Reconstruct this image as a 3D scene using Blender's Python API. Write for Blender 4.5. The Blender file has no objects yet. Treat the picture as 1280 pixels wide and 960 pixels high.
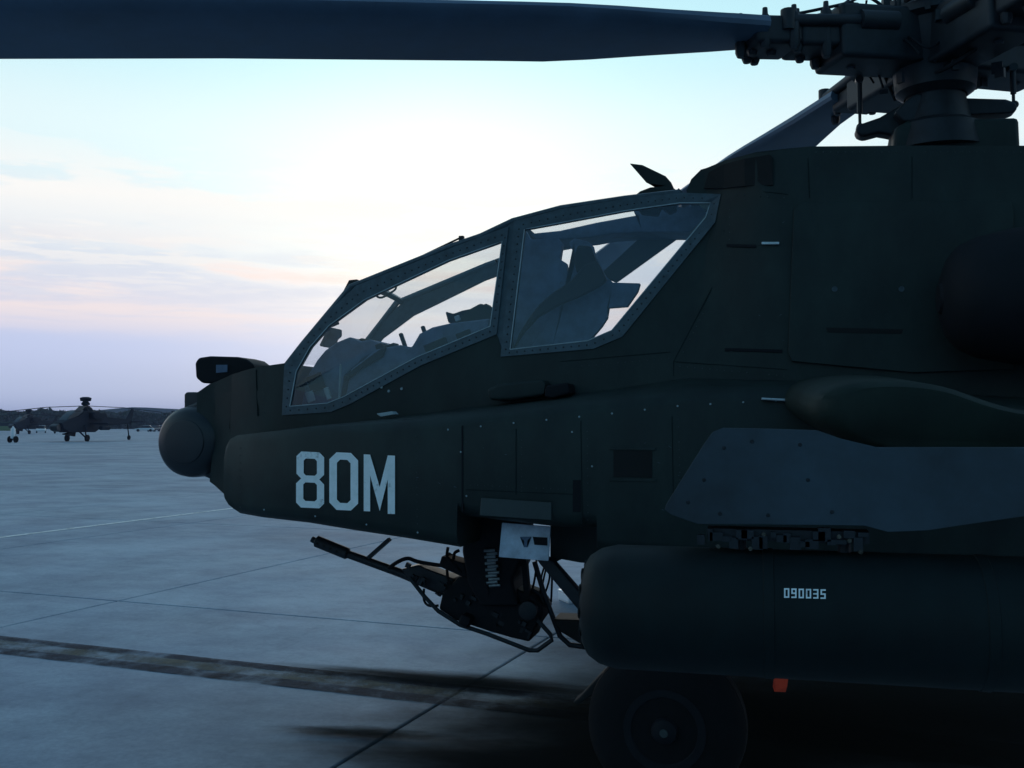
import bpy, bmesh, math, random
from mathutils import Vector, Matrix
random.seed(7)
R = math.radians
sc = bpy.context.scene
C = sc.collection

# ------------------------------------------------------------------ camera
PSI = R(14)            # the view turns 14 degrees towards the helicopter's nose
EYE = 1.6; D = 5.3; F = 1230.0; HZ = 531.0
PITCH = math.atan((HZ - 480) / F)
cam_d = bpy.data.cameras.new('camera'); cam = bpy.data.objects.new('camera', cam_d); C.objects.link(cam)
cam.location = (0, -D, EYE); cam.rotation_euler = (R(90) + PITCH, 0, PSI)
cam_d.sensor_width = 36; cam_d.lens = 36 * F / 1280; cam_d.clip_end = 6000; cam_d.clip_start = .05
sc.camera = cam
CM = cam.rotation_euler.to_matrix(); CP = Vector(cam.location)
FW = Vector((-math.sin(PSI), math.cos(PSI), 0)); RT = Vector((math.cos(PSI), math.sin(PSI), 0))

# ------------------------------------------------------------------ world
SUN_AZ = R(-18)        # from +Y, positive to the right: behind the cockpit
SUN_EL = R(10)
w = bpy.data.worlds.new('World'); sc.world = w; w.use_nodes = True
nt = w.node_tree; N = nt.nodes; L = nt.links; N.clear()
def nd(t, **k):
    n = N.new(t)
    for a, b in k.items(): setattr(n, a, b)
    return n
def mth(op, a, b=None, c=None, clamp=False):
    n = N.new('ShaderNodeMath'); n.operation = op; n.use_clamp = clamp
    for i, v in enumerate((a, b, c)):
        if v is None: continue
        if isinstance(v, (int, float)): n.inputs[i].default_value = v
        else: L.new(v, n.inputs[i])
    return n.outputs[0]
def mixc(f, a, b, bt='MIX'):
    n = N.new('ShaderNodeMix'); n.data_type = 'RGBA'; n.blend_type = bt
    for s, v in ((0, f), (6, a), (7, b)):
        if isinstance(v, (int, float)): n.inputs[s].default_value = v
        elif isinstance(v, tuple): n.inputs[s].default_value = (*v, 1)
        else: L.new(v, n.inputs[s])
    return n.outputs[2]
tc = nd('ShaderNodeTexCoord')
sep = nd('ShaderNodeSeparateXYZ'); L.new(tc.outputs['Generated'], sep.inputs[0])
zz = mth('MAXIMUM', sep.outputs[2], 0.0)
ramp = nd('ShaderNodeValToRGB'); ramp.color_ramp.interpolation = 'EASE'
L.new(zz, ramp.inputs[0])
stops = [(0.0, (.42, .51, .79)), (.035, (.50, .59, .86)), (.075, (.55, .63, .92)), (.115, (.74, .73, .87)),
         (.17, (.80, .85, .93)), (.27, (.82, .99, 1.03)), (.37, (.58, .92, 1.02)), (.55, (.28, .52, .76)), (1.0, (.11, .25, .42))]
e = ramp.color_ramp.elements
while len(e) < len(stops): e.new(.5)
for i, (p, c) in enumerate(stops): e[i].position = p; e[i].color = (*c, 1)
sky = nd('ShaderNodeTexSky', sky_type='NISHITA'); sky.sun_disc = False
sky.sun_elevation = SUN_EL; sky.sun_rotation = SUN_AZ
sky.air_density = 1.2; sky.dust_density = 2.5; sky.ozone_density = 2.0
skys = mixc(1.0, sky.outputs[0], (.05, .06, .08), 'MULTIPLY')
base = mixc(.08, ramp.outputs[0], skys)
# the sunset glow, wide and soft
gd = Vector((math.sin(SUN_AZ) * math.cos(R(10)), math.cos(SUN_AZ) * math.cos(R(10)), math.sin(R(10))))
dp = nd('ShaderNodeVectorMath', operation='DOT_PRODUCT'); L.new(tc.outputs['Generated'], dp.inputs[0]); dp.inputs[1].default_value = gd
dpos = mth('MAXIMUM', dp.outputs['Value'], 0.0)
glow = mth('POWER', dpos, 60.0)
wide = mth('POWER', dpos, 16.0)
glowz = mth('MULTIPLY', glow, mth('MULTIPLY_ADD', zz, 7.0, .12, clamp=True))
base = mixc(glowz, base, mixc(1.0, base, (.24, .19, .07), 'ADD'))
base = mixc(mth('MULTIPLY', wide, mth('MULTIPLY_ADD', zz, 5.0, 0, clamp=True)), base, mixc(1.0, base, (.03, .07, .05), 'ADD'))
# streaky clouds: direction projected on a cloud layer
dv = nd('ShaderNodeMapping'); L.new(tc.outputs['Generated'], dv.inputs[0]); dv.inputs['Rotation'].default_value = (R(2), R(-2.5), 0)
dv.inputs['Scale'].default_value = (2.6, 2.6, 22.0)
n1 = nd('ShaderNodeTexNoise'); n1.inputs['Scale'].default_value = 1.15; n1.inputs['Detail'].default_value = 7; n1.inputs['Roughness'].default_value = .58
n1.inputs['Distortion'].default_value = .35
L.new(dv.outputs[0], n1.inputs['Vector'])
def band(lo, mid, hi):
    r = N.new('ShaderNodeValToRGB'); L.new(zz, r.inputs[0]); el = r.color_ramp.elements
    el.new(.5)
    for i, (p, v) in enumerate(((lo, 0), (mid, 1), (hi, 0))): el[i].position = p; el[i].color = (v, v, v, 1)
    return r.outputs[0]
def cramp(v, a, b):
    n = N.new('ShaderNodeMapRange'); n.interpolation_type = 'SMOOTHSTEP'; L.new(v, n.inputs[0]); n.inputs[1].default_value = a; n.inputs[2].default_value = b
    return n.outputs[0]
peach = mth('MULTIPLY', cramp(n1.outputs[0], .44, .58), band(.075, .135, .19))
cl = mixc(mth('MULTIPLY', peach, .85), base, (1.08, .88, .80))
dark = mth('MULTIPLY', cramp(n1.outputs[0], .52, .36), band(.06, .14, .22))
cl = mixc(mth('MULTIPLY', dark, .55), cl, (.68, .73, .86))
dv2 = nd('ShaderNodeMapping'); L.new(tc.outputs['Generated'], dv2.inputs[0]); dv2.inputs['Scale'].default_value = (5.5, 5.5, 60.0); dv2.inputs['Rotation'].default_value = (0, R(3), 0)
n2 = nd('ShaderNodeTexNoise'); n2.inputs['Scale'].default_value = 1.7; n2.inputs['Detail'].default_value = 6; n2.inputs['Roughness'].default_value = .65
L.new(dv2.outputs[0], n2.inputs['Vector'])
wisp = mth('MULTIPLY', cramp(n2.outputs[0], .50, .58), band(.11, .16, .23))
cl = mixc(mth('MULTIPLY', wisp, .5), cl, (1.02, .97, .92))
n3 = nd('ShaderNodeTexNoise'); n3.inputs['Scale'].default_value = 2.6; n3.inputs['Detail'].default_value = 8; n3.inputs['Roughness'].default_value = .6
dv3 = nd('ShaderNodeMapping'); L.new(tc.outputs['Generated'], dv3.inputs[0]); dv3.inputs['Scale'].default_value = (1.6, 1.6, 9.0); dv3.inputs['Location'].default_value = (3.1, .4, .2)
L.new(dv3.outputs[0], n3.inputs['Vector'])
puff = mth('MULTIPLY', cramp(n3.outputs[0], .45, .53), band(.165, .215, .275))
cl = mixc(mth('MULTIPLY', puff, .8), cl, (1.04, 1.0, .96))
# the side of the sky away from the sunset is deeper blue
az = mth('MULTIPLY_ADD', dp.outputs['Value'], .5, .5, clamp=True)
east = mixc(cramp(az, .02, .80), (.20, .37, .46), (1.0, 1.0, 1.0))
cl = mixc(1.0, cl, east, 'MULTIPLY')
bg = nd('ShaderNodeBackground'); L.new(cl, bg.inputs[0]); bg.inputs[1].default_value = 1.0
wo = nd('ShaderNodeOutputWorld'); L.new(bg.outputs[0], wo.inputs[0])

sd = bpy.data.lights.new('sun', 'SUN'); sun = bpy.data.objects.new('sun', sd); C.objects.link(sun)
sd.energy = .28; sd.angle = R(20); sd.color = (1, .92, .84)
sv = Vector((math.sin(SUN_AZ) * math.cos(SUN_EL), math.cos(SUN_AZ) * math.cos(SUN_EL), math.sin(SUN_EL)))
sun.rotation_euler = sv.to_track_quat('Z', 'Y').to_euler()

sc.view_settings.view_transform = 'Standard'; sc.view_settings.look = 'None'
sc.view_settings.exposure = 0; sc.view_settings.gamma = 1; sc.view_settings.use_curve_mapping = False
sc.cycles.max_bounces = 8; sc.cycles.transparent_max_bounces = 24

# ------------------------------------------------------------------ helpers
def U(px, py, Y):
    """point of the plane y = Y seen at photograph pixel px, py"""
    d = CM @ Vector(((px - 640) / F, (480 - py) / F, -1.0))
    t = (Y - CP.y) / d.y
    return CP + d * t
def G(px, py, z=0.0):
    d = CM @ Vector(((px - 640) / F, (480 - py) / F, -1.0))
    return CP + d * ((z - CP.z) / d.z)
def US(px, py, wf):
    Y = -.5
    for _ in range(25):
        p = U(px, py, Y); Y = Y * .4 - .6 * wf(p.x, p.z)
    return U(px, py, Y)
def ss(a, b, x):
    t = max(0, min(1, (x - a) / (b - a))); return t * t * (3 - 2 * t)
def lerp(a, b, t): return a + (b - a) * t
def interp(x, pts):
    if x <= pts[0][0]: return pts[0][1]
    for (a, va), (b, vb) in zip(pts, pts[1:]):
        if x <= b: return lerp(va, vb, (x - a) / (b - a))
    return pts[-1][1]

def mat(name, col, rough=.6, metal=0, var=.25, scale=6, bump=.0, bscale=60, spec=.5, var2=None):
    m = bpy.data.materials.new(name); m.use_nodes = True; t = m.node_tree; b = t.nodes['Principled BSDF']
    b.inputs['Roughness'].default_value = rough; b.inputs['Metallic'].default_value = metal
    b.inputs['Specular IOR Level'].default_value = spec
    tcn = t.nodes.new('ShaderNodeTexCoord')
    nz = t.nodes.new('ShaderNodeTexNoise'); nz.inputs['Scale'].default_value = scale; nz.inputs['Detail'].default_value = 6; nz.inputs['Roughness'].default_value = .65
    t.links.new(tcn.outputs['Object'], nz.inputs['Vector'])
    rp = t.nodes.new('ShaderNodeValToRGB'); t.links.new(nz.outputs[0], rp.inputs[0])
    rp.color_ramp.elements[0].position = .3; rp.color_ramp.elements[1].position = .7
    c2 = var2 or tuple(min(1, c * (1 + var)) for c in col)
    rp.color_ramp.elements[0].color = (*[c * (1 - var) for c in col], 1); rp.color_ramp.elements[1].color = (*c2, 1)
    t.links.new(rp.outputs[0], b.inputs['Base Color'])
    mr = t.nodes.new('ShaderNodeMapRange'); mr.inputs[3].default_value = rough - .1; mr.inputs[4].default_value = min(1, rough + .12)
    t.links.new(nz.outputs[0], mr.inputs[0]); t.links.new(mr.outputs[0], b.inputs['Roughness'])
    if bump:
        n2 = t.nodes.new('ShaderNodeTexNoise'); n2.inputs['Scale'].default_value = bscale; n2.inputs['Detail'].default_value = 3
        t.links.new(tcn.outputs['Object'], n2.inputs['Vector'])
        bp = t.nodes.new('ShaderNodeBump'); bp.inputs['Strength'].default_value = bump; bp.inputs['Distance'].default_value = .01
        t.links.new(n2.outputs[0], bp.inputs['Height']); t.links.new(bp.outputs[0], b.inputs['Normal'])
    return m
M = dict(
    paint=mat('olive_paint', (.011, .022, .021), .58, spec=.36, bump=.12, bscale=9, scale=3),
    paint2=mat('olive_paint_light', (.028, .044, .044), .55, bump=.1, bscale=12, scale=4),
    wingp=mat('wing_paint', (.010, .020, .016), .65, spec=.25, bump=.1, bscale=10, scale=3),
    pylonp=mat('pylon_paint', (.024, .043, .058), .55, bump=.25, bscale=5, scale=2.2, var=.6),
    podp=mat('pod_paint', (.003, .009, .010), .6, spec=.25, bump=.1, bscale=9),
    frame=mat('frame_paint', (.05, .082, .10), .5, var=.35, scale=18),
    blade=mat('blade_paint', (.075, .12, .18), .55, scale=2),
    black=mat('flat_black', (.007, .009, .012), .7, spec=.2),
    sensor=mat('sensor_coating', (.012, .017, .022), .42),
    metal=mat('gun_metal', (.014, .019, .025), .55, .3, var=.4, scale=20),
    bare=mat('bare_metal', (.42, .47, .5), .35, .85, scale=30),
    rubber=mat('tyre_rubber', (.006, .007, .008), .9, bump=.2, spec=.2),
    white=mat('white_marking', (.86, .95, .92), .6, var=.1, scale=22),
    plate=mat('pale_plate', (.48, .55, .64), .45, var=.45, scale=7, bump=.3, bscale=14),
    grey=mat('interior_grey', (.095, .145, .225), .7, var=.3, scale=12),
    seal=mat('window_sealant', (.34, .42, .44), .6),
    hole=mat('recess_black', (.003, .004, .004), .8),
    red=mat('red_cloth', (.75, .06, .02), .8, bump=.3, bscale=90),
    yellow=mat('yellow_paint_worn', (.12, .115, .095), .9, var=.4, spec=.1, scale=7),
    tar=mat('tar_border', (.035, .04, .055), .9, spec=.08, var=.7, scale=4),
    line=mat('white_line_worn', (.62, .66, .64), .7, var=.2, scale=12),
    joint=mat('joint_sealant', (.025, .027, .033), .9, spec=.1),
    carw=mat('car_white', (.7, .72, .74), .3, var=.04), card=mat('car_dark', (.05, .06, .08), .3),
    carg=mat('car_green', (.16, .2, .1), .5), glassd=mat('dark_glass', (.02, .025, .03), .1),
    seam=mat('seam_shadow', (.008, .015, .015), .7, spec=.15),
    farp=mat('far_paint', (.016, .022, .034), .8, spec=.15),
    bark=mat('bark', (.06, .05, .04), .9),
)
def glass(name, tint, fac, rough=.03, k=1.0):
    m = bpy.data.materials.new(name); m.use_nodes = True; t = m.node_tree; t.nodes.clear()
    tr = t.nodes.new('ShaderNodeBsdfTransparent'); tr.inputs[0].default_value = (*tint, 1)
    gl = t.nodes.new('ShaderNodeBsdfGlossy'); gl.inputs['Roughness'].default_value = rough
    fr = t.nodes.new('ShaderNodeFresnel'); fr.inputs[0].default_value = 1.5
    ad = t.nodes.new('ShaderNodeMath'); ad.operation = 'MULTIPLY_ADD'; ad.use_clamp = True; ad.inputs[1].default_value = k; ad.inputs[2].default_value = fac
    geo = t.nodes.new('ShaderNodeTexCoord'); nz = t.nodes.new('ShaderNodeTexNoise'); nz.inputs['Scale'].default_value = 3
    t.links.new(geo.outputs['Object'], nz.inputs['Vector'])
    df = t.nodes.new('ShaderNodeBsdfDiffuse'); df.inputs[0].default_value = (.42, .62, .85, 1)  # bluish veil of sky reflection and flare, painted in as diffuse colour
    mx0 = t.nodes.new('ShaderNodeMixShader')
    mr = t.nodes.new('ShaderNodeMapRange'); mr.inputs[3].default_value = .018 * k; mr.inputs[4].default_value = .05 * k
    t.links.new(nz.outputs[0], mr.inputs[0]); t.links.new(mr.outputs[0], mx0.inputs[0])
    t.links.new(tr.outputs[0], mx0.inputs[1]); t.links.new(df.outputs[0], mx0.inputs[2])
    mx = t.nodes.new('ShaderNodeMixShader'); o = t.nodes.new('ShaderNodeOutputMaterial')
    t.links.new(fr.outputs[0], ad.inputs[0]); t.links.new(ad.outputs[0], mx.inputs[0])
    t.links.new(mx0.outputs[0], mx.inputs[1]); t.links.new(gl.outputs[0], mx.inputs[2]); t.links.new(mx.outputs[0], o.inputs[0])
    return m
for key in ('paint', 'podp', 'wingp'):
    t = M[key].node_tree; b = t.nodes['Principled BSDF']; src = b.inputs['Base Color'].links[0].from_socket
    tcn = t.nodes.new('ShaderNodeTexCoord'); mp = t.nodes.new('ShaderNodeMapping'); mp.inputs['Scale'].default_value = (4, 4, 2.2); t.links.new(tcn.outputs['Object'], mp.inputs[0])
    nz = t.nodes.new('ShaderNodeTexNoise'); nz.inputs['Scale'].default_value = 1.4; nz.inputs['Detail'].default_value = 8; nz.inputs['Roughness'].default_value = .7; t.links.new(mp.outputs[0], nz.inputs['Vector'])
    rp = t.nodes.new('ShaderNodeValToRGB'); rp.color_ramp.elements[0].position = .35; rp.color_ramp.elements[1].position = .72; rp.color_ramp.elements[0].color = (.7, .7, .7, 1); rp.color_ramp.elements[1].color = (1.5, 1.45, 1.35, 1)
    t.links.new(nz.outputs[0], rp.inputs[0]); mx = t.nodes.new('ShaderNodeMix'); mx.data_type = 'RGBA'; mx.blend_type = 'MULTIPLY'; mx.inputs[0].default_value = 1
    t.links.new(src, mx.inputs[6]); t.links.new(rp.outputs[0], mx.inputs[7]); t.links.new(mx.outputs[2], b.inputs['Base Color'])
def wear(key, alpha, scale, lo, hi, col=None):
    t = M[key].node_tree; b = t.nodes['Principled BSDF']; tcn = t.nodes.new('ShaderNodeTexCoord')
    nz = t.nodes.new('ShaderNodeTexNoise'); nz.inputs['Scale'].default_value = scale; nz.inputs['Detail'].default_value = 8; nz.inputs['Roughness'].default_value = .75; t.links.new(tcn.outputs['Object'], nz.inputs['Vector'])
    mr = t.nodes.new('ShaderNodeMapRange'); mr.inputs[1].default_value = lo; mr.inputs[2].default_value = hi; mr.inputs[3].default_value = alpha; mr.inputs[4].default_value = 1
    t.links.new(nz.outputs[0], mr.inputs[0]); t.links.new(mr.outputs[0], b.inputs['Alpha'])
wear('white', .35, 9, .30, .42); wear('tar', .15, 2.2, .38, .58); wear('yellow', .15, 1.8, .42, .62); wear('line', .3, 3, .36, .5)
M['glass'] = glass('canopy_glass', (.90, .93, .95), .03)
M['roofglass'] = glass('roof_glass', (.95, .96, .97), .01, k=.2)

def obj(name, bm, m, parent=None, smooth=False, bevel=0, seg=2, kind=None, label=None):
    me = bpy.data.meshes.new(name)
    bmesh.ops.recalc_face_normals(bm, faces=bm.faces)
    bm.to_mesh(me); bm.free(); me.materials.append(M[m])
    if smooth:
        for p in me.polygons: p.use_smooth = True
        try: me.set_sharp_from_angle(angle=R(40))
        except Exception: pass
    o = bpy.data.objects.new(name, me); C.objects.link(o)
    if parent: o.parent = parent
    if bevel:
        b = o.modifiers.new('bevel', 'BEVEL'); b.width = bevel; b.segments = seg; b.limit_method = 'ANGLE'; b.angle_limit = R(35); b.use_clamp_overlap = True
        for p in me.polygons: p.use_smooth = True
        wn = o.modifiers.new('wn', 'WEIGHTED_NORMAL'); wn.keep_sharp = True
    if kind: o['kind'] = kind
    if label: o['label'] = label
    return o
def empty(name, label, cat, loc=(0, 0, 0), group=None, rz=0):
    o = bpy.data.objects.new(name, None); C.objects.link(o); o.location = loc; o.rotation_euler = (0, 0, rz)
    o['label'] = label; o['category'] = cat
    if group: o['group'] = group
    return o
def tag(o, label, cat, group=None):
    o['label'] = label; o['category'] = cat
    if group: o['group'] = group
    return o

def add_box(bm, c, s, mtx=None):
    r = bmesh.ops.create_cube(bm, size=1.0); T = Matrix.Translation(c) @ (mtx.to_4x4() if mtx else Matrix()) @ Matrix.Diagonal((*s, 1))
    bmesh.ops.transform(bm, matrix=T, verts=r['verts']); return r['verts']
def add_bar(bm, a, b, w_, h_, up=Vector((0, 0, 1))):
    a = Vector(a); b = Vector(b); d = b - a; z = d.normalized(); x = up.cross(z)
    if x.length < 1e-4: x = Vector((1, 0, 0)).cross(z)
    x.normalize(); y = z.cross(x); m3 = Matrix((x, y, z)).transposed()
    add_box(bm, (a + b) / 2, (w_, h_, d.length), m3)
def add_tube(bm, pts, r, n=10, caps=True):
    pts = [Vector(p) for p in pts]; rings = []
    rs = r if isinstance(r, (list, tuple)) else [r] * len(pts)
    pv = None
    for i, p in enumerate(pts):
        t = (pts[min(i + 1, len(pts) - 1)] - pts[max(i - 1, 0)]).normalized()
        if pv is None:
            a = Vector((0, 0, 1)) if abs(t.z) < .9 else Vector((1, 0, 0)); u = t.cross(a).normalized()
        else: u = (pv - t * pv.dot(t)).normalized()
        pv = u; v = t.cross(u)
        rings.append([bm.verts.new(p + (u * math.cos(2 * math.pi * k / n) + v * math.sin(2 * math.pi * k / n)) * rs[i]) for k in range(n)])
    for a, b in zip(rings, rings[1:]):
        for k in range(n): bm.faces.new((a[k], a[(k + 1) % n], b[(k + 1) % n], b[k]))
    if caps: bm.faces.new(rings[0]); bm.faces.new(rings[-1][::-1])
def smoothpath(pts, k=5):
    pts = [Vector(p) for p in pts]; out = []
    P = [pts[0]] + pts + [pts[-1]]
    for i in range(1, len(P) - 2):
        for j in range(k):
            t = j / k; a, b, c, d = P[i - 1:i + 3]
            out.append(.5 * ((2 * b) + (c - a) * t + (2 * a - 5 * b + 4 * c - d) * t * t + (3 * b - a - 3 * c + d) * t ** 3))
    out.append(pts[-1]); return out
def add_lathe(bm, prof, c, axis, n=32):
    """prof: (distance along axis, radius)"""
    c = Vector(c); axis = Vector(axis).normalized()
    a = Vector((0, 0, 1)) if abs(axis.z) < .9 else Vector((1, 0, 0)); u = axis.cross(a).normalized(); v = axis.cross(u)
    rings = []
    for d_, r in prof:
        if r < 1e-5: rings.append([bm.verts.new(c + axis * d_)])
        else: rings.append([bm.verts.new(c + axis * d_ + (u * math.cos(2 * math.pi * k / n) + v * math.sin(2 * math.pi * k / n)) * r) for k in range(n)])
    for a_, b_ in zip(rings, rings[1:]):
        for k in range(n):
            k2 = (k + 1) % n
            if len(a_) == 1 and len(b_) == 1: continue
            if len(a_) == 1: bm.faces.new((a_[0], b_[k2], b_[k]))
            elif len(b_) == 1: bm.faces.new((a_[k], a_[k2], b_[0]))
            else: bm.faces.new((a_[k], a_[k2], b_[k2], b_[k]))
    if len(rings[0]) > 1: bm.faces.new(rings[0][::-1])
    if len(rings[-1]) > 1: bm.faces.new(rings[-1])
def add_slab(bm, poly, wf, wf2=None, step=.14):
    """closed solid with outline poly (x, z) whose left side lies at y = -wf(x, z) and right side at y = wf2(x, z)"""
    wf2 = wf2 or wf
    t = bmesh.new(); vs = [t.verts.new((x, 0, z)) for x, z in poly]; t.faces.new(vs)
    bmesh.ops.triangulate(t, faces=t.faces[:])
    xs = [p[0] for p in poly]; zs = [p[1] for p in poly]
    if step:
        for ax, lo, hi in ((0, min(xs), max(xs)), (2, min(zs), max(zs))):
            q = lo + step
            while q < hi:
                co = [0, 0, 0]; no = [0, 0, 0]; co[ax] = q; no[ax] = 1
                bmesh.ops.bisect_plane(t, geom=t.verts[:] + t.edges[:] + t.faces[:], plane_co=co, plane_no=no, dist=1e-5); q += step
    t.verts.index_update()
    A = {}; B = {}
    for v in t.verts:
        A[v] = bm.verts.new((v.co.x, -wf(v.co.x, v.co.z), v.co.z)); B[v] = bm.verts.new((v.co.x, wf2(v.co.x, v.co.z), v.co.z))
    for f in t.faces:
        try: bm.faces.new([A[v] for v in f.verts]); bm.faces.new([B[v] for v in f.verts][::-1])
        except ValueError: pass
    for ed in t.edges:
        if len(ed.link_faces) == 1:
            a, b = ed.verts
            try: bm.faces.new((A[a], A[b], B[b], B[a]))
            except ValueError: pass
    t.free()
def const(v): return lambda x, z: v
def XZ(pts, Y): return [(p.x, p.z) for p in (U(a, b, Y) for a, b in pts)]
def slab_px(pts, Yn, Yf, step=0):
    """solid traced at its near side y = Yn and reaching back to y = Yf"""
    bm = bmesh.new(); add_slab(bm, XZ(pts, Yn), const(-Yn), const(Yf), step); return bm

# ------------------------------------------------------------------ ground
A0 = R(21.5)   # slab grid against the view
ga = FW * math.cos(A0) + RT * math.sin(A0)      # 'along' joints
gn = RT * math.cos(A0) - FW * math.sin(A0)
def gc(px, py):
    p = G(px, py) - Vector((CP.x, CP.y, 0)); return p.dot(gn), p.dot(ga)
def gp(n_, a_, z): return Vector((CP.x, CP.y, 0)) + gn * n_ + ga * a_ + Vector((0, 0, z))
gm = bpy.data.materials.new('concrete'); gm.use_nodes = True; M['concrete'] = gm
t = gm.node_tree; b = t.nodes['Principled BSDF']
geo = t.nodes.new('ShaderNodeNewGeometry')
def tn(scale, det, rough=.6, mapscale=None):
    n = t.nodes.new('ShaderNodeTexNoise'); n.inputs['Scale'].default_value = scale; n.inputs['Detail'].default_value = det; n.inputs['Roughness'].default_value = rough
    if mapscale:
        mp = t.nodes.new('ShaderNodeMapping'); mp.inputs['Scale'].default_value = mapscale; mp.inputs['Rotation'].default_value = (0, 0, A0); t.links.new(geo.outputs['Position'], mp.inputs[0]); t.links.new(mp.outputs[0], n.inputs['Vector'])
    else: t.links.new(geo.outputs['Position'], n.inputs['Vector'])
    return n.outputs[0]
def tr(v, a, b_, ca, cb):
    r = t.nodes.new('ShaderNodeValToRGB'); t.links.new(v, r.inputs[0]); r.color_ramp.elements[0].position = a; r.color_ramp.elements[1].position = b_
    r.color_ramp.elements[0].color = (*ca, 1); r.color_ramp.elements[1].color = (*cb, 1); return r.outputs[0]
def tm(f, a, b_, bt='MULTIPLY'):
    n = t.nodes.new('ShaderNodeMix'); n.data_type = 'RGBA'; n.blend_type = bt
    n.inputs[0].default_value = f; t.links.new(a, n.inputs[6]); t.links.new(b_, n.inputs[7]); return n.outputs[2]
c = tr(tn(.35, 8), .3, .7, (.26, .33, .40), (.33, .40, .46))
c = tm(1, c, tr(tn(1.1, 6, .7, (.7, 1.1, 1)), .34, .60, (.74, .75, .79), (1.05, 1.05, 1.03)))
c = tm(1, c, tr(tn(.16, 5, .6, (.7, 1.3, 1)), .38, .56, (.74, .75, .79), (1, 1, 1)))
c = tm(1, c, tr(tn(.55, 7, .68), .36, .56, (.76, .78, .80), (1.04, 1.04, 1.04)))
c = tm(1, c, tr(tn(5.5, 6, .75), .33, .5, (.86, .87, .88), (1.03, 1.03, 1.03)))
c = tm(1, c, tr(tn(28, 4, .7), .3, .7, (.88, .88, .88), (1.1, 1.1, 1.1)))
oi = t.nodes.new('ShaderNodeObjectInfo')
c = tm(1, c, tr(oi.outputs['Random'], 0, 1, (.93, .93, .95), (1.06, 1.06, 1.04)))
t.links.new(c, b.inputs['Base Color'])
rr = t.nodes.new('ShaderNodeMapRange'); t.links.new(tn(.9, 6), rr.inputs[0]); rr.inputs[3].default_value = .62; rr.inputs[4].default_value = .85
t.links.new(rr.outputs[0], b.inputs['Roughness']); b.inputs['Specular IOR Level'].default_value = .18
bp = t.nodes.new('ShaderNodeBump'); bp.inputs['Strength'].default_value = .25; bp.inputs['Distance'].default_value = .008; t.links.new(tn(45, 4), bp.inputs['Height']); t.links.new(bp.outputs[0], b.inputs['Normal'])

bm = bmesh.new(); S = 4000
bm.faces.new([bm.verts.new((x, y, -.03)) for x, y in ((-S, -S), (S, -S), (S, S), (-S, S))])
obj('ground', bm, 'concrete', kind='structure')
SN, SA = 4.15, 6.0; N0 = gc(415, 960)[0]; A1 = gc(300, 764)[1]
n_lo, n_hi, a_lo, a_hi = -9, 6, -3, 9
bm = bmesh.new()
bm.faces.new([bm.verts.new(gp(n_, a_, -.018)) for n_, a_ in ((N0 + n_lo * SN, A1 + a_lo * SA), (N0 + n_hi * SN, A1 + a_lo * SA), (N0 + n_hi * SN, A1 + a_hi * SA), (N0 + n_lo * SN, A1 + a_hi * SA))])
jb = obj('joint_bed', bm, 'joint', kind='structure')
slab_me = None
for i in range(n_lo, n_hi):
    for j in range(a_lo, a_hi):
        if slab_me is None:
            bm = bmesh.new(); g_ = .011
            add_box(bm, (0, 0, -.03), (SN - 2 * g_, SA - 2 * g_, .06)); bmesh.ops.bevel(bm, geom=[e_ for e_ in bm.edges if all(v.co.z > -.01 for v in e_.verts)], offset=.006, segments=1, affect='EDGES')
            o = obj('concrete_slab', bm, 'concrete', jb); slab_me = o.data
        else:
            o = bpy.data.objects.new('concrete_slab', slab_me); C.objects.link(o); o.parent = jb
        p = gp(N0 + (i + .5) * SN, A1 + (j + .5) * SA, 0); o.location = p
        o.rotation_euler = (0, 0, math.atan2(gn.y, gn.x))
def strip(name, m, n0, n1, a0, a1, z=.004, k=1):
    bm = bmesh.new(); bm.faces.new([bm.verts.new(gp(n_, a_, z)) for n_, a_ in ((n0, a0), (n1, a0), (n1, a1), (n0, a1))])
    return obj(name, bm, m, kind='structure')
wn_ = gc(0, 672)[0]; strip('painted_line', 'line', wn_ - .06, wn_ + .06, -4, 60)
ta = gc(190, 826)[1]
strip('taxi_line_border', 'tar', -14, 2.6, ta - .235, ta - .085); strip('taxi_line_border', 'tar', -14, 2.6, ta + .085, ta + .20)
strip('taxi_line', 'yellow', -14, 2.6, ta - .082, ta + .082)

sm_ = bpy.data.materials.new('stain_and_shade'); sm_.use_nodes = True; M['stain_shade'] = sm_; t = sm_.node_tree; b = t.nodes['Principled BSDF']  # dark sheets: oil stains plus the helicopter's shade painted onto the apron
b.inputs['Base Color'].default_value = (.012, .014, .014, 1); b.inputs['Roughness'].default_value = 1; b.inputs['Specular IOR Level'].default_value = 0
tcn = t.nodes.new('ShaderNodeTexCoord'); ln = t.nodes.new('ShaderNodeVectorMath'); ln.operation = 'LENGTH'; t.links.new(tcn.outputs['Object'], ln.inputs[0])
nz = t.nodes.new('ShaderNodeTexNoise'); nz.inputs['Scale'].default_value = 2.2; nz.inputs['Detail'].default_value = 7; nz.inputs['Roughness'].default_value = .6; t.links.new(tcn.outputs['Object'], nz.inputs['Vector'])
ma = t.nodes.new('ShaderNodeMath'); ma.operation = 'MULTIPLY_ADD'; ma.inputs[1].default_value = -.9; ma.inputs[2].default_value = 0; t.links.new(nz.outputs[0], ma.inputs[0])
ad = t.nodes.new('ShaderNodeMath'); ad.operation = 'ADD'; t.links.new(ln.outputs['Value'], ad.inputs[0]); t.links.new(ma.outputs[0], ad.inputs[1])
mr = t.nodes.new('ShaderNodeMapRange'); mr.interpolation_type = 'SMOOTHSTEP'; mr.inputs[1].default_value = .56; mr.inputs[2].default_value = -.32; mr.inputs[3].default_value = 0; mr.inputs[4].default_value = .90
t.links.new(ad.outputs[0], mr.inputs[0]); t.links.new(mr.outputs[0], b.inputs['Alpha'])
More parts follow.
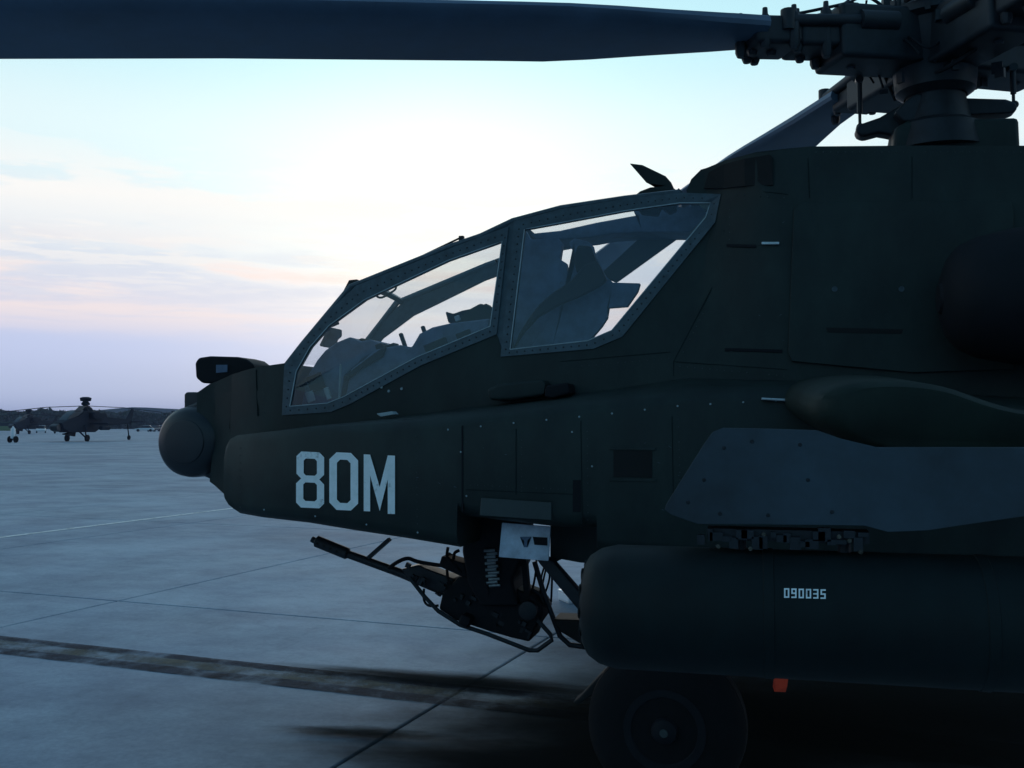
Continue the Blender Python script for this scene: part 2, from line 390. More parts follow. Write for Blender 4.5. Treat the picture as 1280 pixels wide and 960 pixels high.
for k, (px, py, lx, ly, ang) in enumerate(((1150, 905, 3.4, 1.8, 0), (830, 925, 1.9, 1.0, 0), (570, 850, 1.6, .24, -.16), (450, 915, .6, .13, 0), (690, 955, 1.7, .5, 0), (1130, 790, 4.2, 2.0, 0), (1250, 850, 4.0, 2.0, 0))):
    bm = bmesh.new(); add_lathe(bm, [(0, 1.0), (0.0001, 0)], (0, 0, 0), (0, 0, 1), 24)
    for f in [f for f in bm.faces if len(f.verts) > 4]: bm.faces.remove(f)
    o = obj('stain_and_shade', bm, 'stain_shade', kind='structure'); p = G(px, py, .008 + .003 * k); o.location = p; o.scale = (lx, ly, 1); o.rotation_euler = (0, 0, ang + R(6))

# ------------------------------------------------------------------ the attack helicopter
heli = empty('attack_helicopter', 'large dark green attack helicopter marked 80M filling the foreground', 'helicopter', (U(900, 900, 0).x, 0, 0))
def H(name, bm, m, **k):
    par = k.pop('parent', heli); o = obj(name, bm, m, **k)
    return attach(o, par)
def attach(o, par):
    o.parent = par
    off = Vector(heli.location)
    if par is heli: o.matrix_parent_inverse = Matrix.Translation(-off)
    return o
def H_each(name, bm, m, **k):
    """one object per separate piece of bm"""
    seen = set(); out = []
    for v0 in list(bm.verts):
        if v0 in seen: continue
        st_ = [v0]; comp = []; seen.add(v0)
        while st_:
            v = st_.pop(); comp.append(v)
            for ed in v.link_edges:
                o_ = ed.other_vert(v)
                if o_ not in seen: seen.add(o_); st_.append(o_)
        nb = bmesh.new(); mp = {v: nb.verts.new(v.co) for v in comp}; fs = set()
        for v in comp:
            for f in v.link_faces:
                if f not in fs:
                    fs.add(f); nb.faces.new([mp[x] for x in f.verts])
        out.append(H(name, nb, m, **k))
    bm.free(); return out
xa = lambda px, Y=-.5: U(px, 520, Y).x
X250, X300, X355, X450, X700, X880, X960 = (xa(v) for v in (250, 300, 355, 450, 700, 880, 960))
def wbody(x, z):
    low = interp(x, [(X250, .27), (X300, .38), (X355, .42), (X450, .46), (X700, .50)])
    top = lerp(min(low, .32), .47, ss(X880, X960, x))
    k = ss(1.75, 2.75, z) if x > X355 else 0
    k = max(0, min(1, (z - 1.75) / 1.0))
    if x < X355: k *= .6
    return lerp(low, top, k)
HB = lambda px, py: US(px, py, wbody)
hull = [(246, 491), (262, 480), (290, 468), (320, 459), (355, 454), (358, 516), (414, 512), (438, 502), (526, 454), (620, 415), (629, 443), (742, 433), (778, 418), (892, 276), (898, 246), (858, 238),
        (864, 224), (876, 212), (905, 201), (960, 189), (1012, 183), (1130, 182), (1560, 182), (1560, 705), (790, 700), (745, 692), (743, 658), (690, 652), (577, 643), (572, 676), (400, 650), (285, 622), (262, 602), (266, 560), (246, 520)]
bm = bmesh.new(); add_slab(bm, [(p.x, p.z) for p in (HB(*q) for q in hull)], wbody, step=.12)
H('fuselage', bm, 'paint', bevel=.03, seg=3)

# -- cheek fairings (left and right)
EP = [(277, .56), (300, .63), (370, .70), (495, .79), (650, .83), (1560, .84)]
EX = [(xa(a, -.7), b_) for a, b_ in EP]
wcheek = lambda x, z=0: interp(x, EX)
# px, inner top, lip, bottom
ST = [(277, 572, 575, 620), (279, 560, 564, 629), (284, 551, 555, 637), (293, 547, 550, 643), (320, 541, 547, 648), (380, 532, 541, 655), (440, 523, 538, 665), (500, 516, 535, 674), (560, 508, 530, 684), (571, 507, 529, 686),
      (572, 507, 529, 646), (650, 498, 521, 655), (692, 492, 517, 660), (745, 486, 512, 661), (746, 486, 512, 692), (852, 471, 500, 699), (1000, 474, 492, 705), (1150, 487, 500, 710), (1560, 510, 525, 716)]
def cheek(s):
    bm = bmesh.new(); rings = []
    for px, yi, yl, yb in ST:
        a = US(px, yl, wcheek); b_ = US(px, yb, wcheek); i_ = U(px, yi, -.47); W = -a.y
        x = a.x; zl, zb = a.z, b_.z; zi = max(i_.z, zl + .01); r = .07
        front = max(0, 1 - (px - 277) / 16) * .02
        prof = [(.40, zi), (.52, zi - .01), (W - .10, lerp(zi, zl, .62) + .02), (W - .03, zl + .025), (W - front, zl - .02), (W - front, lerp(zl, zb, .5)), (W - front, zb + r), (W - .02, zb + .025), (W - .07, zb), (.40, zb - .005)]
        rings.append([bm.verts.new((x, -s * y_, z_)) for y_, z_ in prof])
    for a, b_ in zip(rings, rings[1:]):
        n_ = len(a)
        for k in range(n_): bm.faces.new((a[k], a[(k + 1) % n_], b_[(k + 1) % n_], b_[k]))
    bm.faces.new(rings[0]); bm.faces.new(rings[-1])
    return H('cheek_fairing', bm, 'paint', smooth=True)
chL = cheek(1); chR = cheek(-1)

# -- the canopy
inner1 = [(363, 508), (410, 504), (430, 496), (520, 447), (613, 408), (628, 302), (560, 326), (456, 375), (412, 407), (388, 434), (371, 464)]
outer1 = [(353, 519), (414, 515), (438, 505), (526, 457), (621, 418), (636, 283), (565, 310), (446, 357), (410, 391), (377, 430), (356, 457)]
inner2 = [(638, 437), (735, 426), (765, 413), (882, 272), (888, 254), (850, 254), (780, 264), (700, 279), (656, 287)]
outer2 = [(626, 446), (742, 436), (778, 421), (894, 278), (901, 243), (850, 241), (780, 249), (700, 262), (643, 277)]
def side(px, py, s, off=0):
    p = HB(px, py); return Vector((p.x, s * (p.y - off), p.z))
def subdiv(poly, k):
    out = []
    for a, b_ in zip(poly, poly[1:] + poly[:1]):
        for j in range(k): out.append((lerp(a[0], b_[0], j / k), lerp(a[1], b_[1], j / k)))
    return out
def ring(outer, inner, s):
    bm = bmesh.new(); O = subdiv(outer, 3); I = subdiv(inner, 3)
    q = [[bm.verts.new(side(*p, s, off)) for p in L_] for L_, off in ((O, .007), (I, .007), (I, -.035), (O, -.035))]
    n_ = len(O)
    for a, b_ in ((0, 1), (1, 2), (2, 3), (3, 0)):
        for k in range(n_): bm.faces.new((q[a][k], q[a][(k + 1) % n_], q[b_][(k + 1) % n_], q[b_][k]))
    return H('window_frame', bm, 'frame')
def pathline(poly, s, off, r, name, m, parent):
    bm = bmesh.new(); pts = [side(*p, s, off) for p in subdiv(poly, 3)]; add_tube(bm, pts + [pts[0]], r, 6, False)
    return H(name, bm, m, parent=parent)
for s in (1, -1):
    for out_, inn in ((outer1, inner1), (outer2, inner2)):
        fr = ring(out_, inn, s)
        bm = bmesh.new()
        pl = subdiv(inn, 2); v = [bm.verts.new(side(*p, s, 0)) for p in pl]; bm.faces.new(v)
        H('side_window', bm, 'glass')
        pathline(inn, s, .007, .0028, 'sealant', 'seal', fr)
        # rivets along the middle of the frame
        bm = bmesh.new(); O = out_ + out_[:1]; I = inn + inn[:1]
        for k in range(len(out_)):
            Ln = math.dist(I[k], I[k + 1]); nn = max(1, int(Ln / 8.5))
            for j in range(nn):
                f_ = (j + .5) / nn
                a = (lerp(I[k][0], I[k + 1][0], f_), lerp(I[k][1], I[k + 1][1], f_)); b_ = (lerp(O[k][0], O[k + 1][0], f_), lerp(O[k][1], O[k + 1][1], f_))
                p = side(lerp(a[0], b_[0], .5), lerp(a[1], b_[1], .5), s, .008)
                add_lathe(bm, [(-.001, .0048), (.0015, .0035)], p, (0, -s, 0), 6)
        o = H('rivet', bm, 'metal', parent=fr); o['kind'] = 'stuff'
    # the post between the two windows
    bm = bmesh.new()
    a = [side(*p, s, -.004) for p in ((618, 420), (630, 447), (647, 274), (634, 282))]; b_ = [side(*p, s, -.045) for p in ((618, 420), (630, 447), (647, 274), (634, 282))]
    va = [bm.verts.new(p) for p in a]; vb = [bm.verts.new(p) for p in b_]
    bm.faces.new(va); bm.faces.new(vb)
    for k in range(4): bm.faces.new((va[k], va[(k + 1) % 4], vb[(k + 1) % 4], vb[k]))
    H('window_post', bm, 'frame')
    # roof rail
    bm = bmesh.new(); rl = [(356, 457), (377, 430), (412, 388), (437, 358), (446, 355), (565, 307), (600, 295), (640, 276), (700, 260), (780, 248), (850, 240)]
    add_tube(bm, [side(*p, s, -.022) for p in rl], .020, 8)
    H('roof_rail', bm, 'frame', smooth=True)
# transverse frames and roof panes
def LR(px, py, off=-.02): return side(px, py, 1, off), side(px, py, -1, off)
for q, w_ in (((444, 357), .05), ((640, 277), .06), ((848, 241), .07)):
    bm = bmesh.new(); a, b_ = LR(*q); pts = [a.lerp(b_, k / 6) + Vector((0, 0, .02 * math.sin(math.pi * k / 6))) for k in range(7)]
    add_tube(bm, pts, w_ * .4, 4); H('roof_crossbar', bm, 'frame')
def pane(name, qs, rise=.02):
    bm = bmesh.new(); rows = []
    for q in qs:
        a, b_ = LR(*q, off=-.015); row = []
        for k in range(7):
            t_ = k / 6; p = a.lerp(b_, t_); p.z += rise * math.sin(math.pi * t_); row.append(bm.verts.new(p))
        rows.append(row)
    for a, b_ in zip(rows, rows[1:]):
        for k in range(6): bm.faces.new((a[k], a[k + 1], b_[k + 1], b_[k]))
    return H(name, bm, 'roofglass', smooth=True)
pane('windscreen', [(358, 456), (377, 431), (410, 391), (440, 359)])
pane('roof_window', [(448, 356), (565, 309), (600, 297), (637, 280)])
pane('roof_window', [(643, 277), (700, 262), (780, 250), (845, 242)], .035)

# wire cutters, wiper, handle
bm = slab_px([(790, 247), (800, 239), (813, 234), (838, 232), (850, 241), (856, 247)], -.03, .02)
H('cutter_base', bm, 'paint', bevel=.004)
bm = slab_px([(787, 204), (803, 206), (832, 220), (839, 228), (845, 241), (829, 240), (831, 231), (808, 228)], -.02, .0)
H('wire_cutter', bm, 'paint', bevel=.004)
bm = slab_px([(420, 381), (430, 364), (436, 350), (446, 349), (462, 360), (470, 366), (452, 371), (440, 375)], -.33, -.30)
H('wire_deflector', bm, 'paint', bevel=.004)
bm = bmesh.new(); add_tube(bm, [U(452, 357, -.31), U(465, 350, -.31), U(576, 297, -.31), U(579, 306, -.31)], .0055, 6); add_tube(bm, [U(472, 353, -.31), U(576, 303, -.31)], .0045, 6)
add_box(bm, U(577, 301, -.31), (.025, .025, .05))
H('wiper', bm, 'metal')
bm = bmesh.new(); add_tube(bm, smoothpath([U(*p, -.36) for p in ((469, 361), (470, 369), (477, 372), (490, 365), (495, 360), (493, 355))], 4), .006, 8)
H('grab_handle', bm, 'metal', smooth=True)

# cockpit inside
bm = slab_px([(375, 512), (384, 470), (396, 450), (406, 438), (420, 428), (437, 421), (450, 427), (462, 424), (474, 429), (475, 438), (455, 447), (430, 470), (424, 512)], -.22, .30)
H('instrument_cowl', bm, 'grey', bevel=.02)
bm = slab_px([(398, 432), (404, 420), (408, 410), (413, 408), (413, 418), (408, 422), (405, 434)], -.05, .12); H('sight_unit', bm, 'black', bevel=.01)
bm = bmesh.new(); add_tube(bm, [U(424, 508, -.40), U(426, 455, -.40)], .006, 6); H('grab_bar', bm, 'seal')
bm = slab_px([(430, 505), (438, 462), (470, 437), (484, 434), (500, 431), (514, 434), (524, 417), (540, 409), (562, 404), (612, 398), (608, 425), (520, 460)], -.28, .1); H('front_seat', bm, 'grey', bevel=.015)
bm = slab_px([(556, 389), (566, 392), (577, 388), (587, 386), (600, 379), (616, 384), (616, 402), (590, 402), (575, 404), (560, 404)], -.15, .12); H('headrest', bm, 'black', bevel=.01)
# small equipment along the front cockpit
for nm, q, sz, y_, mt in (('control_box', (492, 436), (.05, .08, .05), -.2, 'black'), ('control_grip', (504, 426), (.02, .03, .09), -.1, 'black'), ('control_grip', (530, 413), (.02, .03, .05), -.1, 'black'), ('side_panel', (545, 432), (.13, .02, .05), -.3, 'black'), ('side_panel', (580, 420), (.08, .02, .05), -.3, 'black'),
                          ('display_unit', (452, 432), (.07, .1, .06), -.1, 'black'), ('display_unit', (478, 436), (.04, .1, .05), -.2, 'black'), ('strap_buckle', (572, 398), (.03, .02, .03), -.2, 'seal'), ('strap_buckle', (600, 406), (.02, .02, .02), -.2, 'seal'), ('panel_label', (388, 496), (.05, .01, .06), -.3, 'seal'),
                          ('map_case', (410, 492), (.03, .02, .07), -.3, 'seal'), ('side_panel', (395, 478), (.09, .02, .09), -.24, 'black'), ('head_rest_side', (610, 388), (.03, .1, .06), -.1, 'black'), ('latch_lever', (622, 330), (.012, .02, .05), -.36, 'metal'), ('mirror', (418, 404), (.05, .02, .03), -.3, 'metal')):
    bm = bmesh.new(); add_box(bm, U(*q, y_), sz, Matrix.Rotation(-.35, 3, 'Y')); H(nm, bm, mt, bevel=.005)
bm = slab_px([(430, 470), (474, 437), (482, 434), (478, 446), (450, 462), (432, 476)], -.3, -.26); H('console_edge', bm, 'black', bevel=.004)
# blast barrier and rear seat
bm = slab_px([(634, 440), (640, 380), (650, 292), (657, 288), (663, 299), (676, 299), (697, 297), (703, 305), (700, 324), (708, 329), (711, 346), (704, 352), (692, 430), (672, 440)], -.1, -.05); H('blast_barrier', bm, 'grey', bevel=.01)
bm = slab_px([(719, 330), (717, 316), (711, 303), (718, 298), (735, 302), (741, 307), (745, 325), (757, 345), (766, 353), (800, 354), (797, 364), (784, 383), (758, 385), (759, 397), (752, 408), (735, 428), (690, 437), (660, 437), (680, 410), (690, 380), (700, 352), (712, 345)], -.14, -.09); H('rear_seat', bm, 'grey', bevel=.012)
bm = slab_px([(720, 340), (716, 322), (722, 306), (738, 307), (744, 325), (750, 345), (740, 352)], -.2, -.15); H('seat_headrest', bm, 'hole', bevel=.012)
bm = slab_px([(642, 434), (648, 418), (660, 398), (674, 380), (690, 366), (712, 352), (730, 331), (745, 325), (752, 337), (758, 350), (748, 358), (725, 370), (700, 380), (672, 396), (655, 414)], -.27, -.22); H('dark_reflection', bm, 'hole', bevel=.01)  # dark reflection across the rear glass, put in as a black plate
bm = slab_px([(748, 344), (806, 291), (856, 291), (770, 353)], .22, .26); H('side_brace', bm, 'paint2', bevel=.01)
bm = slab_px([(790, 262), (885, 256), (884, 270), (862, 290), (802, 290), (765, 292), (738, 297), (725, 298), (690, 300), (670, 300), (662, 292), (700, 288), (745, 278), (800, 268)], .0, .25); H('overhead_duct', bm, 'grey', bevel=.01)
bm = slab_px([(792, 250), (846, 246), (845, 262), (836, 266), (826, 258), (822, 268), (800, 266)], -.25, -.18); H('switch_box', bm, 'black', bevel=.008)

# -- nose turrets
nose = bmesh.new()
tc_ = U(242, 552, -.2); tr_ = 44.5 / 1230 * ((Vector((tc_.x, -.2, 0)) - Vector((CP.x, CP.y, 0))).dot(FW))
bm = bmesh.new(); add_lathe(bm, [(-.30, 0), (-.30, tr_ * .55), (-.285, tr_ * .82), (-.25, tr_ * .96), (-.2, tr_), (-.155, tr_), (-.153, tr_ - .005), (-.147, tr_ - .005), (-.145, tr_), (-.02, tr_), (-.018, tr_ - .01), (.018, tr_ - .01), (.02, tr_), (.145, tr_), (.147, tr_ - .005), (.153, tr_ - .005), (.155, tr_), (.2, tr_), (.25, tr_ * .96), (.285, tr_ * .82), (.30, tr_ * .55), (.30, 0)], (tc_.x, 0, tc_.z), (0, 1, 0), 48)
sen = H('sensor_turret', bm, 'sensor', smooth=True)
bm = slab_px([(222, 512), (250, 500), (276, 512), (284, 540), (284, 607), (272, 604), (250, 594)], -.2, .2); H('turret_yoke', bm, 'sensor', parent=sen, bevel=.02)
bm = bmesh.new()
for s in (1, -1): add_lathe(bm, [(0, tr_ * .62), (.006, tr_ * .6), (.01, tr_ * .5), (.01, 0)], (tc_.x, -s * .296, tc_.z), (0, -s, 0), 32)
H_each('side_cap', bm, 'sensor', parent=sen, smooth=True)
bm = bmesh.new()
for y_, a_ in ((-.15, .09), (.14, .07)): add_box(bm, (tc_.x - tr_, y_, tc_.z), (.02, a_, a_))
H_each('lens_window', bm, 'glassd', parent=sen, bevel=.006)
bm = slab_px([(230, 493), (233, 490), (246, 490), (252, 496), (250, 514), (230, 514)], -.16, .02); H('sensor_box', bm, 'sensor', bevel=.008)
bm = slab_px([(244, 452), (248, 447), (262, 445), (296, 446), (308, 449), (317, 456), (318, 462), (300, 467), (268, 479), (252, 479), (245, 473)], -.13, .10)
pn = H('night_vision_turret', bm, 'black', bevel=.02, seg=3)
bm = slab_px([(270, 456), (284, 456), (284, 465), (270, 466)], -.137, -.128); H('cover_plate', bm, 'grey', parent=pn)
bm = slab_px([(277, 467), (318, 459), (318, 478), (280, 482)], -.405, -.39); 
bm.free()

# -- openings, latches and doors on the left side
def patch(name, pts, wf, m, off0, off1, bevel=.004, label=None):
    """a thin plate lying on the side skin"""
    bm = bmesh.new(); pp = [(p.x, p.z) for p in (US(a, b_, wf) for a, b_ in pts)]
    add_slab(bm, pp, lambda x, z: wf(x, z) + off1, lambda x, z: -wf(x, z) - off0, .2)
    return H(name, bm, m, bevel=bevel, label=label)
patch('step_recess', [(767, 563), (815, 564), (815, 597), (767, 596)], wcheek, 'hole', -.05, .003, 0)
for rim in ([(762, 558), (820, 559), (820, 563), (762, 562)], [(762, 597), (820, 598), (820, 602), (762, 601)]):
    patch('recess_rim', rim, wcheek, 'paint', -.01, .006)
dr = patch('access_door', [(1000, 254), (1262, 252), (1266, 262), (1266, 462), (1140, 466), (990, 452), (985, 440), (992, 262)], wbody, 'paint', -.02, .02, .01)
for q in ((1043, 362), (1126, 362)):
    bm = bmesh.new(); add_lathe(bm, [(0, .013), (.004, .013), (.004, .009), (.001, .008)], side(*q, 1, .02), (0, -1, 0), 16); H('latch', bm, 'bare' if 0 else 'frame', parent=dr, smooth=True)
patch('door_slot', [(1032, 410), (1128, 412), (1126, 418), (1034, 416)], wbody, 'hole', 0, .022, 0)
patch('door_handle', [(952, 303), (974, 303), (974, 306), (952, 306)], wbody, 'bare', 0, .015, .002)
patch('step_edge', [(952, 497), (990, 499), (990, 502), (952, 500)], wcheek, 'bare', -.02, .02, .002)
patch('panel_strip', [(906, 435), (978, 437), (978, 441), (906, 439)], wbody, 'black', 0, .006, .002)
patch('panel_strip', [(908, 305), (945, 306), (945, 310), (908, 309)], wbody, 'black', 0, .006, .002)
patch('air_intake', [(905, 206), (962, 194), (966, 198), (966, 232), (905, 236), (880, 236), (886, 216)], wbody, 'hole', -.02, .012, 0)
patch('gun_bay_lip', [(602, 622), (690, 628), (690, 650), (600, 644)], wcheek, 'paint2', -.02, .01)
pl = patch('feed_door', [(628, 653), (689, 658), (686, 701), (624, 696)], const(.62), 'plate', 0, .01, .003, label='pale weathered feed door under the gun bay')
bm = slab_px([(666, 671), (684, 672), (684, 682), (668, 681)], -.634, -.63); attach(obj('dark_sticker', bm, 'black'), pl)
bm = slab_px([(650, 671), (664, 671), (659, 676), (659, 684), (655, 684), (655, 676)], -.634, -.63); attach(obj('dark_sticker', bm, 'grey'), pl)
bm = slab_px([(688, 650), (748, 654), (748, 705), (724, 703), (702, 699), (688, 706)], -.35, .35); H('bay_bulkhead', bm, 'paint')
# lozenge fairing on the shelf above the cheek
bm = slab_px([(608, 487), (622, 480), (678, 474), (682, 480), (680, 494), (640, 500), (612, 500)], -.62, -.42); H('shelf_fairing', bm, 'paint', bevel=.015)
bm = slab_px([(682, 482), (710, 478), (712, 492), (690, 498), (680, 496)], -.66, -.45); H('shelf_recess', bm, 'black', bevel=.01)
bm = slab_px([(470, 517), (490, 514), (494, 518), (475, 521)], -.62, -.56); H('antenna_bump', bm, 'seal', bevel=.005)
for q in ((477, 484), (486, 489), (502, 486)):
    bm = bmesh.new(); add_lathe(bm, [(0, .008), (.006, .006)], side(*q, 1, 0), (0, -1, 0), 10); H('fastener', bm, 'seal')
# panel seams standing a hair proud of the cheek skin
for pts in ([(577, 532), (579, 532), (579, 684 if 0 else 640), (577, 640)], [(716, 600), (726, 600), (726, 640), (716, 640)]):
    patch('panel_seam', pts, wcheek, 'black', -.01, .002, 0)
bm = bmesh.new()
rv = [(px, interp(px, [(a, c_) for a, _, c_, _ in ST]) + 7) for px in range(560, 1010, 41)] + [(px, interp(px, [(a, d_) for a, _, _, d_ in ST if a < 572]) - 12) for px in range(330, 560, 64)] + [(576, 565), (740, 583), (583, 620), (715, 540)]
for px, py in rv:
    if 365 < px < 500 and py > 560 and py < 645: continue
    p = US(px, py, wcheek); add_lathe(bm, [(0, .005), (.003, .0035)], p, (0, -1, 0), 6)
o = H('rivet', bm, 'seal'); o['kind'] = 'stuff'

def seam(pts, wf, w_=.9):
    for a, b_ in zip(pts, pts[1:]):
        d_ = math.dist(a, b_); nx, ny = -(b_[1] - a[1]) / d_ * w_ / 2, (b_[0] - a[0]) / d_ * w_ / 2
        patch('panel_seam', [(a[0] + nx, a[1] + ny), (b_[0] + nx, b_[1] + ny), (b_[0] - nx, b_[1] - ny), (a[0] - nx, a[1] - ny)], wf, 'seam', -.01, .0016, 0)
seam([(905, 262), (905, 330), (842, 452), (842, 470)], wbody); seam([(700, 452), (838, 440)], wbody); seam([(1010, 198), (1012, 248)], wbody)
seam([(1140, 196), (1140, 248)], wbody); seam([(905, 240), (985, 243)], wbody); seam([(842, 452), (984, 462)], wbody); seam([(320, 462), (322, 520)], wbody); seam([(283, 474), (287, 536)], wbody)
seam([(645, 536), (645, 618)], wcheek); seam([(726, 526), (728, 655)], wcheek); seam([(582, 612), (720, 618)], wcheek); seam([(840, 520), (842, 640)], wcheek)
bm = bmesh.new(); rr = random.Random(11)
def rivline(a, b_, wf, st=9):
    n_ = int(math.dist(a, b_) / st)
    for k in range(n_ + 1):
        if rr.random() < .12: continue
        p = US(lerp(a[0], b_[0], k / max(1, n_)), lerp(a[1], b_[1], k / max(1, n_)), wf); add_lathe(bm, [(-.001, .0035), (.0016, .0026)], p, (0, -1, 0), 6)
for a, b_ in (((912, 262), (912, 328)), ((912, 328), (850, 448)), ((700, 460), (836, 448)), ((994, 270), (990, 436)), ((1004, 262), (1256, 260)), ((1134, 300), (1134, 456)), ((1020, 190), (1276, 190)), ((910, 243), (980, 247)), ((850, 458), (980, 470)), ((328, 466), (330, 516))): rivline(a, b_, wbody)
for a, b_ in (((652, 532), (652, 614)), ((734, 530), (735, 650)), ((588, 606), (716, 612)), ((848, 524), (850, 600)), ((300, 560), (300, 634)), ((520, 545), (522, 664))): rivline(a, b_, wcheek)
o = H('rivet', bm, 'paint2'); o['kind'] = 'stuff'
# pale scuffs and chips worn through the paint
bm = bmesh.new()
for k in range(46):
    wf = rr.choice((wbody, wcheek)); q = (rr.uniform(640, 1270), rr.uniform(270, 450)) if wf is wbody else (rr.uniform(300, 880), rr.uniform(550, 640))
    if wf is wbody and q[0] < 900 and q[1] < 455 - (q[0] - 640) * .1 : continue
    if wf is wcheek and (355 < q[0] < 505): continue
    p = US(*q, wf); a = rr.uniform(-.6, .6); l_ = rr.uniform(.003, .012); t_ = rr.uniform(.001, .0022)
    u = Vector((math.cos(a), 0, math.sin(a))) * l_; v = Vector((-math.sin(a), 0, math.cos(a))) * t_; o_ = Vector((0, -.0022, 0))
    bm.faces.new([bm.verts.new(p + o_ - u), bm.verts.new(p + o_ + v), bm.verts.new(p + o_ + u), bm.verts.new(p + o_ - v)])
o = H('paint_chip', bm, 'frame'); o['kind'] = 'stuff'

# -- lettering 80M on the cheek, each character its own flat marking
def marking(name, polys, wf, m, off=.0035, conv=None):
    bm = bmesh.new()
    for poly in polys:
        for quad in poly:
            vs = []
            for q in quad:
                p = US(*q, wf); vs.append(bm.verts.new((p.x, p.y - off, p.z)))
            bm.faces.new(vs)
    bmesh.ops.remove_doubles(bm, verts=bm.verts, dist=1e-4)
    return H(name, bm, m, parent=chL if wf is wcheek else heli)
def octring(x0, y0, x1, y1, c1, tx, ty, ty2=None):
    """chamfered ring as quads"""
    ty2 = ty2 or ty
    o_ = [(x0 + c1, y0), (x1 - c1, y0), (x1, y0 + c1), (x1, y1 - c1), (x1 - c1, y1), (x0 + c1, y1), (x0, y1 - c1), (x0, y0 + c1)]
    c2 = c1 * .45
    i_ = [(x0 + tx + c2, y0 + ty), (x1 - tx - c2, y0 + ty), (x1 - tx, y0 + ty + c2), (x1 - tx, y1 - ty2 - c2), (x1 - tx - c2, y1 - ty2), (x0 + tx + c2, y1 - ty2), (x0 + tx, y1 - ty2 - c2), (x0 + tx, y0 + ty + c2)]
    return [[o_[k], o_[(k + 1) % 8], i_[(k + 1) % 8], i_[k]] for k in range(8)]
def slant(qs, s_=.045, x0=370): return [[(x, y + (x - x0) * s_) for x, y in q] for q in qs]
e8 = octring(371, 564, 405.5, 598, 6, 9, 8.5, 4.4) + octring(370.5, 598, 405.5, 634, 6, 9, 4.4, 8.5)
marking('numeral_eight', [slant(e8)], wcheek, 'white')
marking('letter_o', [slant(octring(412, 563, 448, 635, 9, 9.5, 9))], wcheek, 'white')
m_ = [[(455, 564), (463, 564), (463, 635), (455, 635)], [(485, 564), (494, 564), (494, 637), (485, 637)], [(463, 564), (464.5, 564), (476, 606), (474.5, 634), (463, 588)], [(485, 564), (485, 588), (477, 634), (474.5, 634), (474, 606), (483, 564)]]
marking('letter_m', [slant([m_[0]]), slant([m_[1]], .045), slant([[(463, 564), (475, 604), (475, 634), (463, 590)], [(475, 604), (485, 564), (485, 594), (475, 634)]])], wcheek, 'white')

# -- rotor
hubp = U(1168, 62, 0)
ROT = R(12)
dF = (Matrix.Rotation(ROT, 3, 'Z') @ FW); dR = (Matrix.Rotation(ROT, 3, 'Z') @ RT)
def blade(dirv, droop, pitch, name='rotor_blade', z0=0.0, slim=False):
    up = Vector((0, 0, 1)); d = dirv.normalized()
    ch = up.cross(d).normalized()    # horizontal chord direction
    P0 = hubp + Vector((0, 0, z0))
    def ctr(r): return P0 + d * r + Vector((0, 0, -droop * max(0, r - .35) - .004 * max(0, r - 2) ** 2))
    cs = Matrix.Rotation(pitch, 3, d); c_ = cs @ ch; n_ = cs @ up
    bm = bmesh.new(); rings = []
    air = [(-.5, 0), (-.47, .045), (-.35, .08), (-.15, .085), (.1, .065), (.35, .03), (.5, .006), (.5, -.006), (.35, -.02), (.1, -.04), (-.15, -.055), (-.35, -.05), (-.47, -.03)]
    for r, cw, th in ((.72 if slim else .98, .28, 2.3), (1.15, .33, 2.0), (1.5, .42, 1.4), (1.75, .49, 1.15), (1.98, .535, 1.0), (2.2, .535, 1), (3.5, .535, 1), (5.2, .535, 1), (6.8, .535, .95), (7.3, .46, .7)):
        q = ctr(r); off = (.2675 - .5 * cw) * .35 - .02
        rings.append([bm.verts.new(q + c_ * (-a * cw + off) + n_ * (b_ * cw * th)) for a, b_ in air])
    for a, b_ in zip(rings, rings[1:]):
        k_ = len(a)
        for k in range(k_): bm.faces.new((a[k], a[(k + 1) % k_], b_[(k + 1) % k_], b_[k]))
    bm.faces.new(rings[0]); bm.faces.new(rings[-1])
    bl = H(name, bm, 'blade', smooth=True)
    # pitch case, lead-lag fork, dampers
    bm = bmesh.new(); add_bar(bm, ctr(.10), ctr(.60), .29, .27); add_bar(bm, ctr(.58), ctr(.80), .24, .15)
    if not slim: add_bar(bm, ctr(.79), ctr(1.04), .25, .14)
    H('pitch_case', bm, 'metal', parent=bl, bevel=.025)
    for s in (1, -1):
        bm = bmesh.new(); o_ = ch * (.13 * s) + up * .045; add_tube(bm, [ctr(.3) + o_, ctr(.5) + o_, ctr(.5) + o_, ctr(.85) + o_ * .9], [.05, .05, .03, .03], 12)
        add_lathe(bm, [(-.05, .035), (.05, .035)], ctr(.87) + o_ * .9, up, 12)
        H('damper', bm, 'metal', parent=bl, smooth=True)
    bm = bmesh.new()
    for r, s, hh in [(.62, 1, .1), (.72, -2, .09), (.8, 1.5, .08), (.95, 0, .08)] if slim else ((.98, 2, .09), (.98, -2, .09), (.90, 0, .09), (.80, 1.5, .10), (1.06, 0, .10), (1.0, 0, .09), (.93, -2.4, .09), (.72, -1, .10), (.62, -1.6, .12), (.47, 0, .15), (.66, 2, .13), (.84, 2.4, .10)):
        add_lathe(bm, [(-hh, .018), (-hh + .02, .026), (hh - .03, .026), (hh - .015, .014), (hh + .015, .012)], ctr(r) + ch * (.05 * s), up, 8)
    H_each('bolt', bm, 'metal', parent=bl, smooth=True)
    bm = bmesh.new()
    for s in (.07, -.02):
        add_tube(bm, smoothpath([ctr(.28) + ch * s + up * .11, ctr(.42) + ch * s + up * .19, ctr(.55) + ch * (s + .03) + up * .14, ctr(.72) + ch * s + up * .11, ctr(.85) + ch * (s - .05) + up * .1]), .008, 6)
    add_bar(bm, ctr(.38) + up * .1, ctr(.52) + up * .16, .1, .05)
    H_each('droop_stop', bm, 'metal', parent=bl)
    return bl
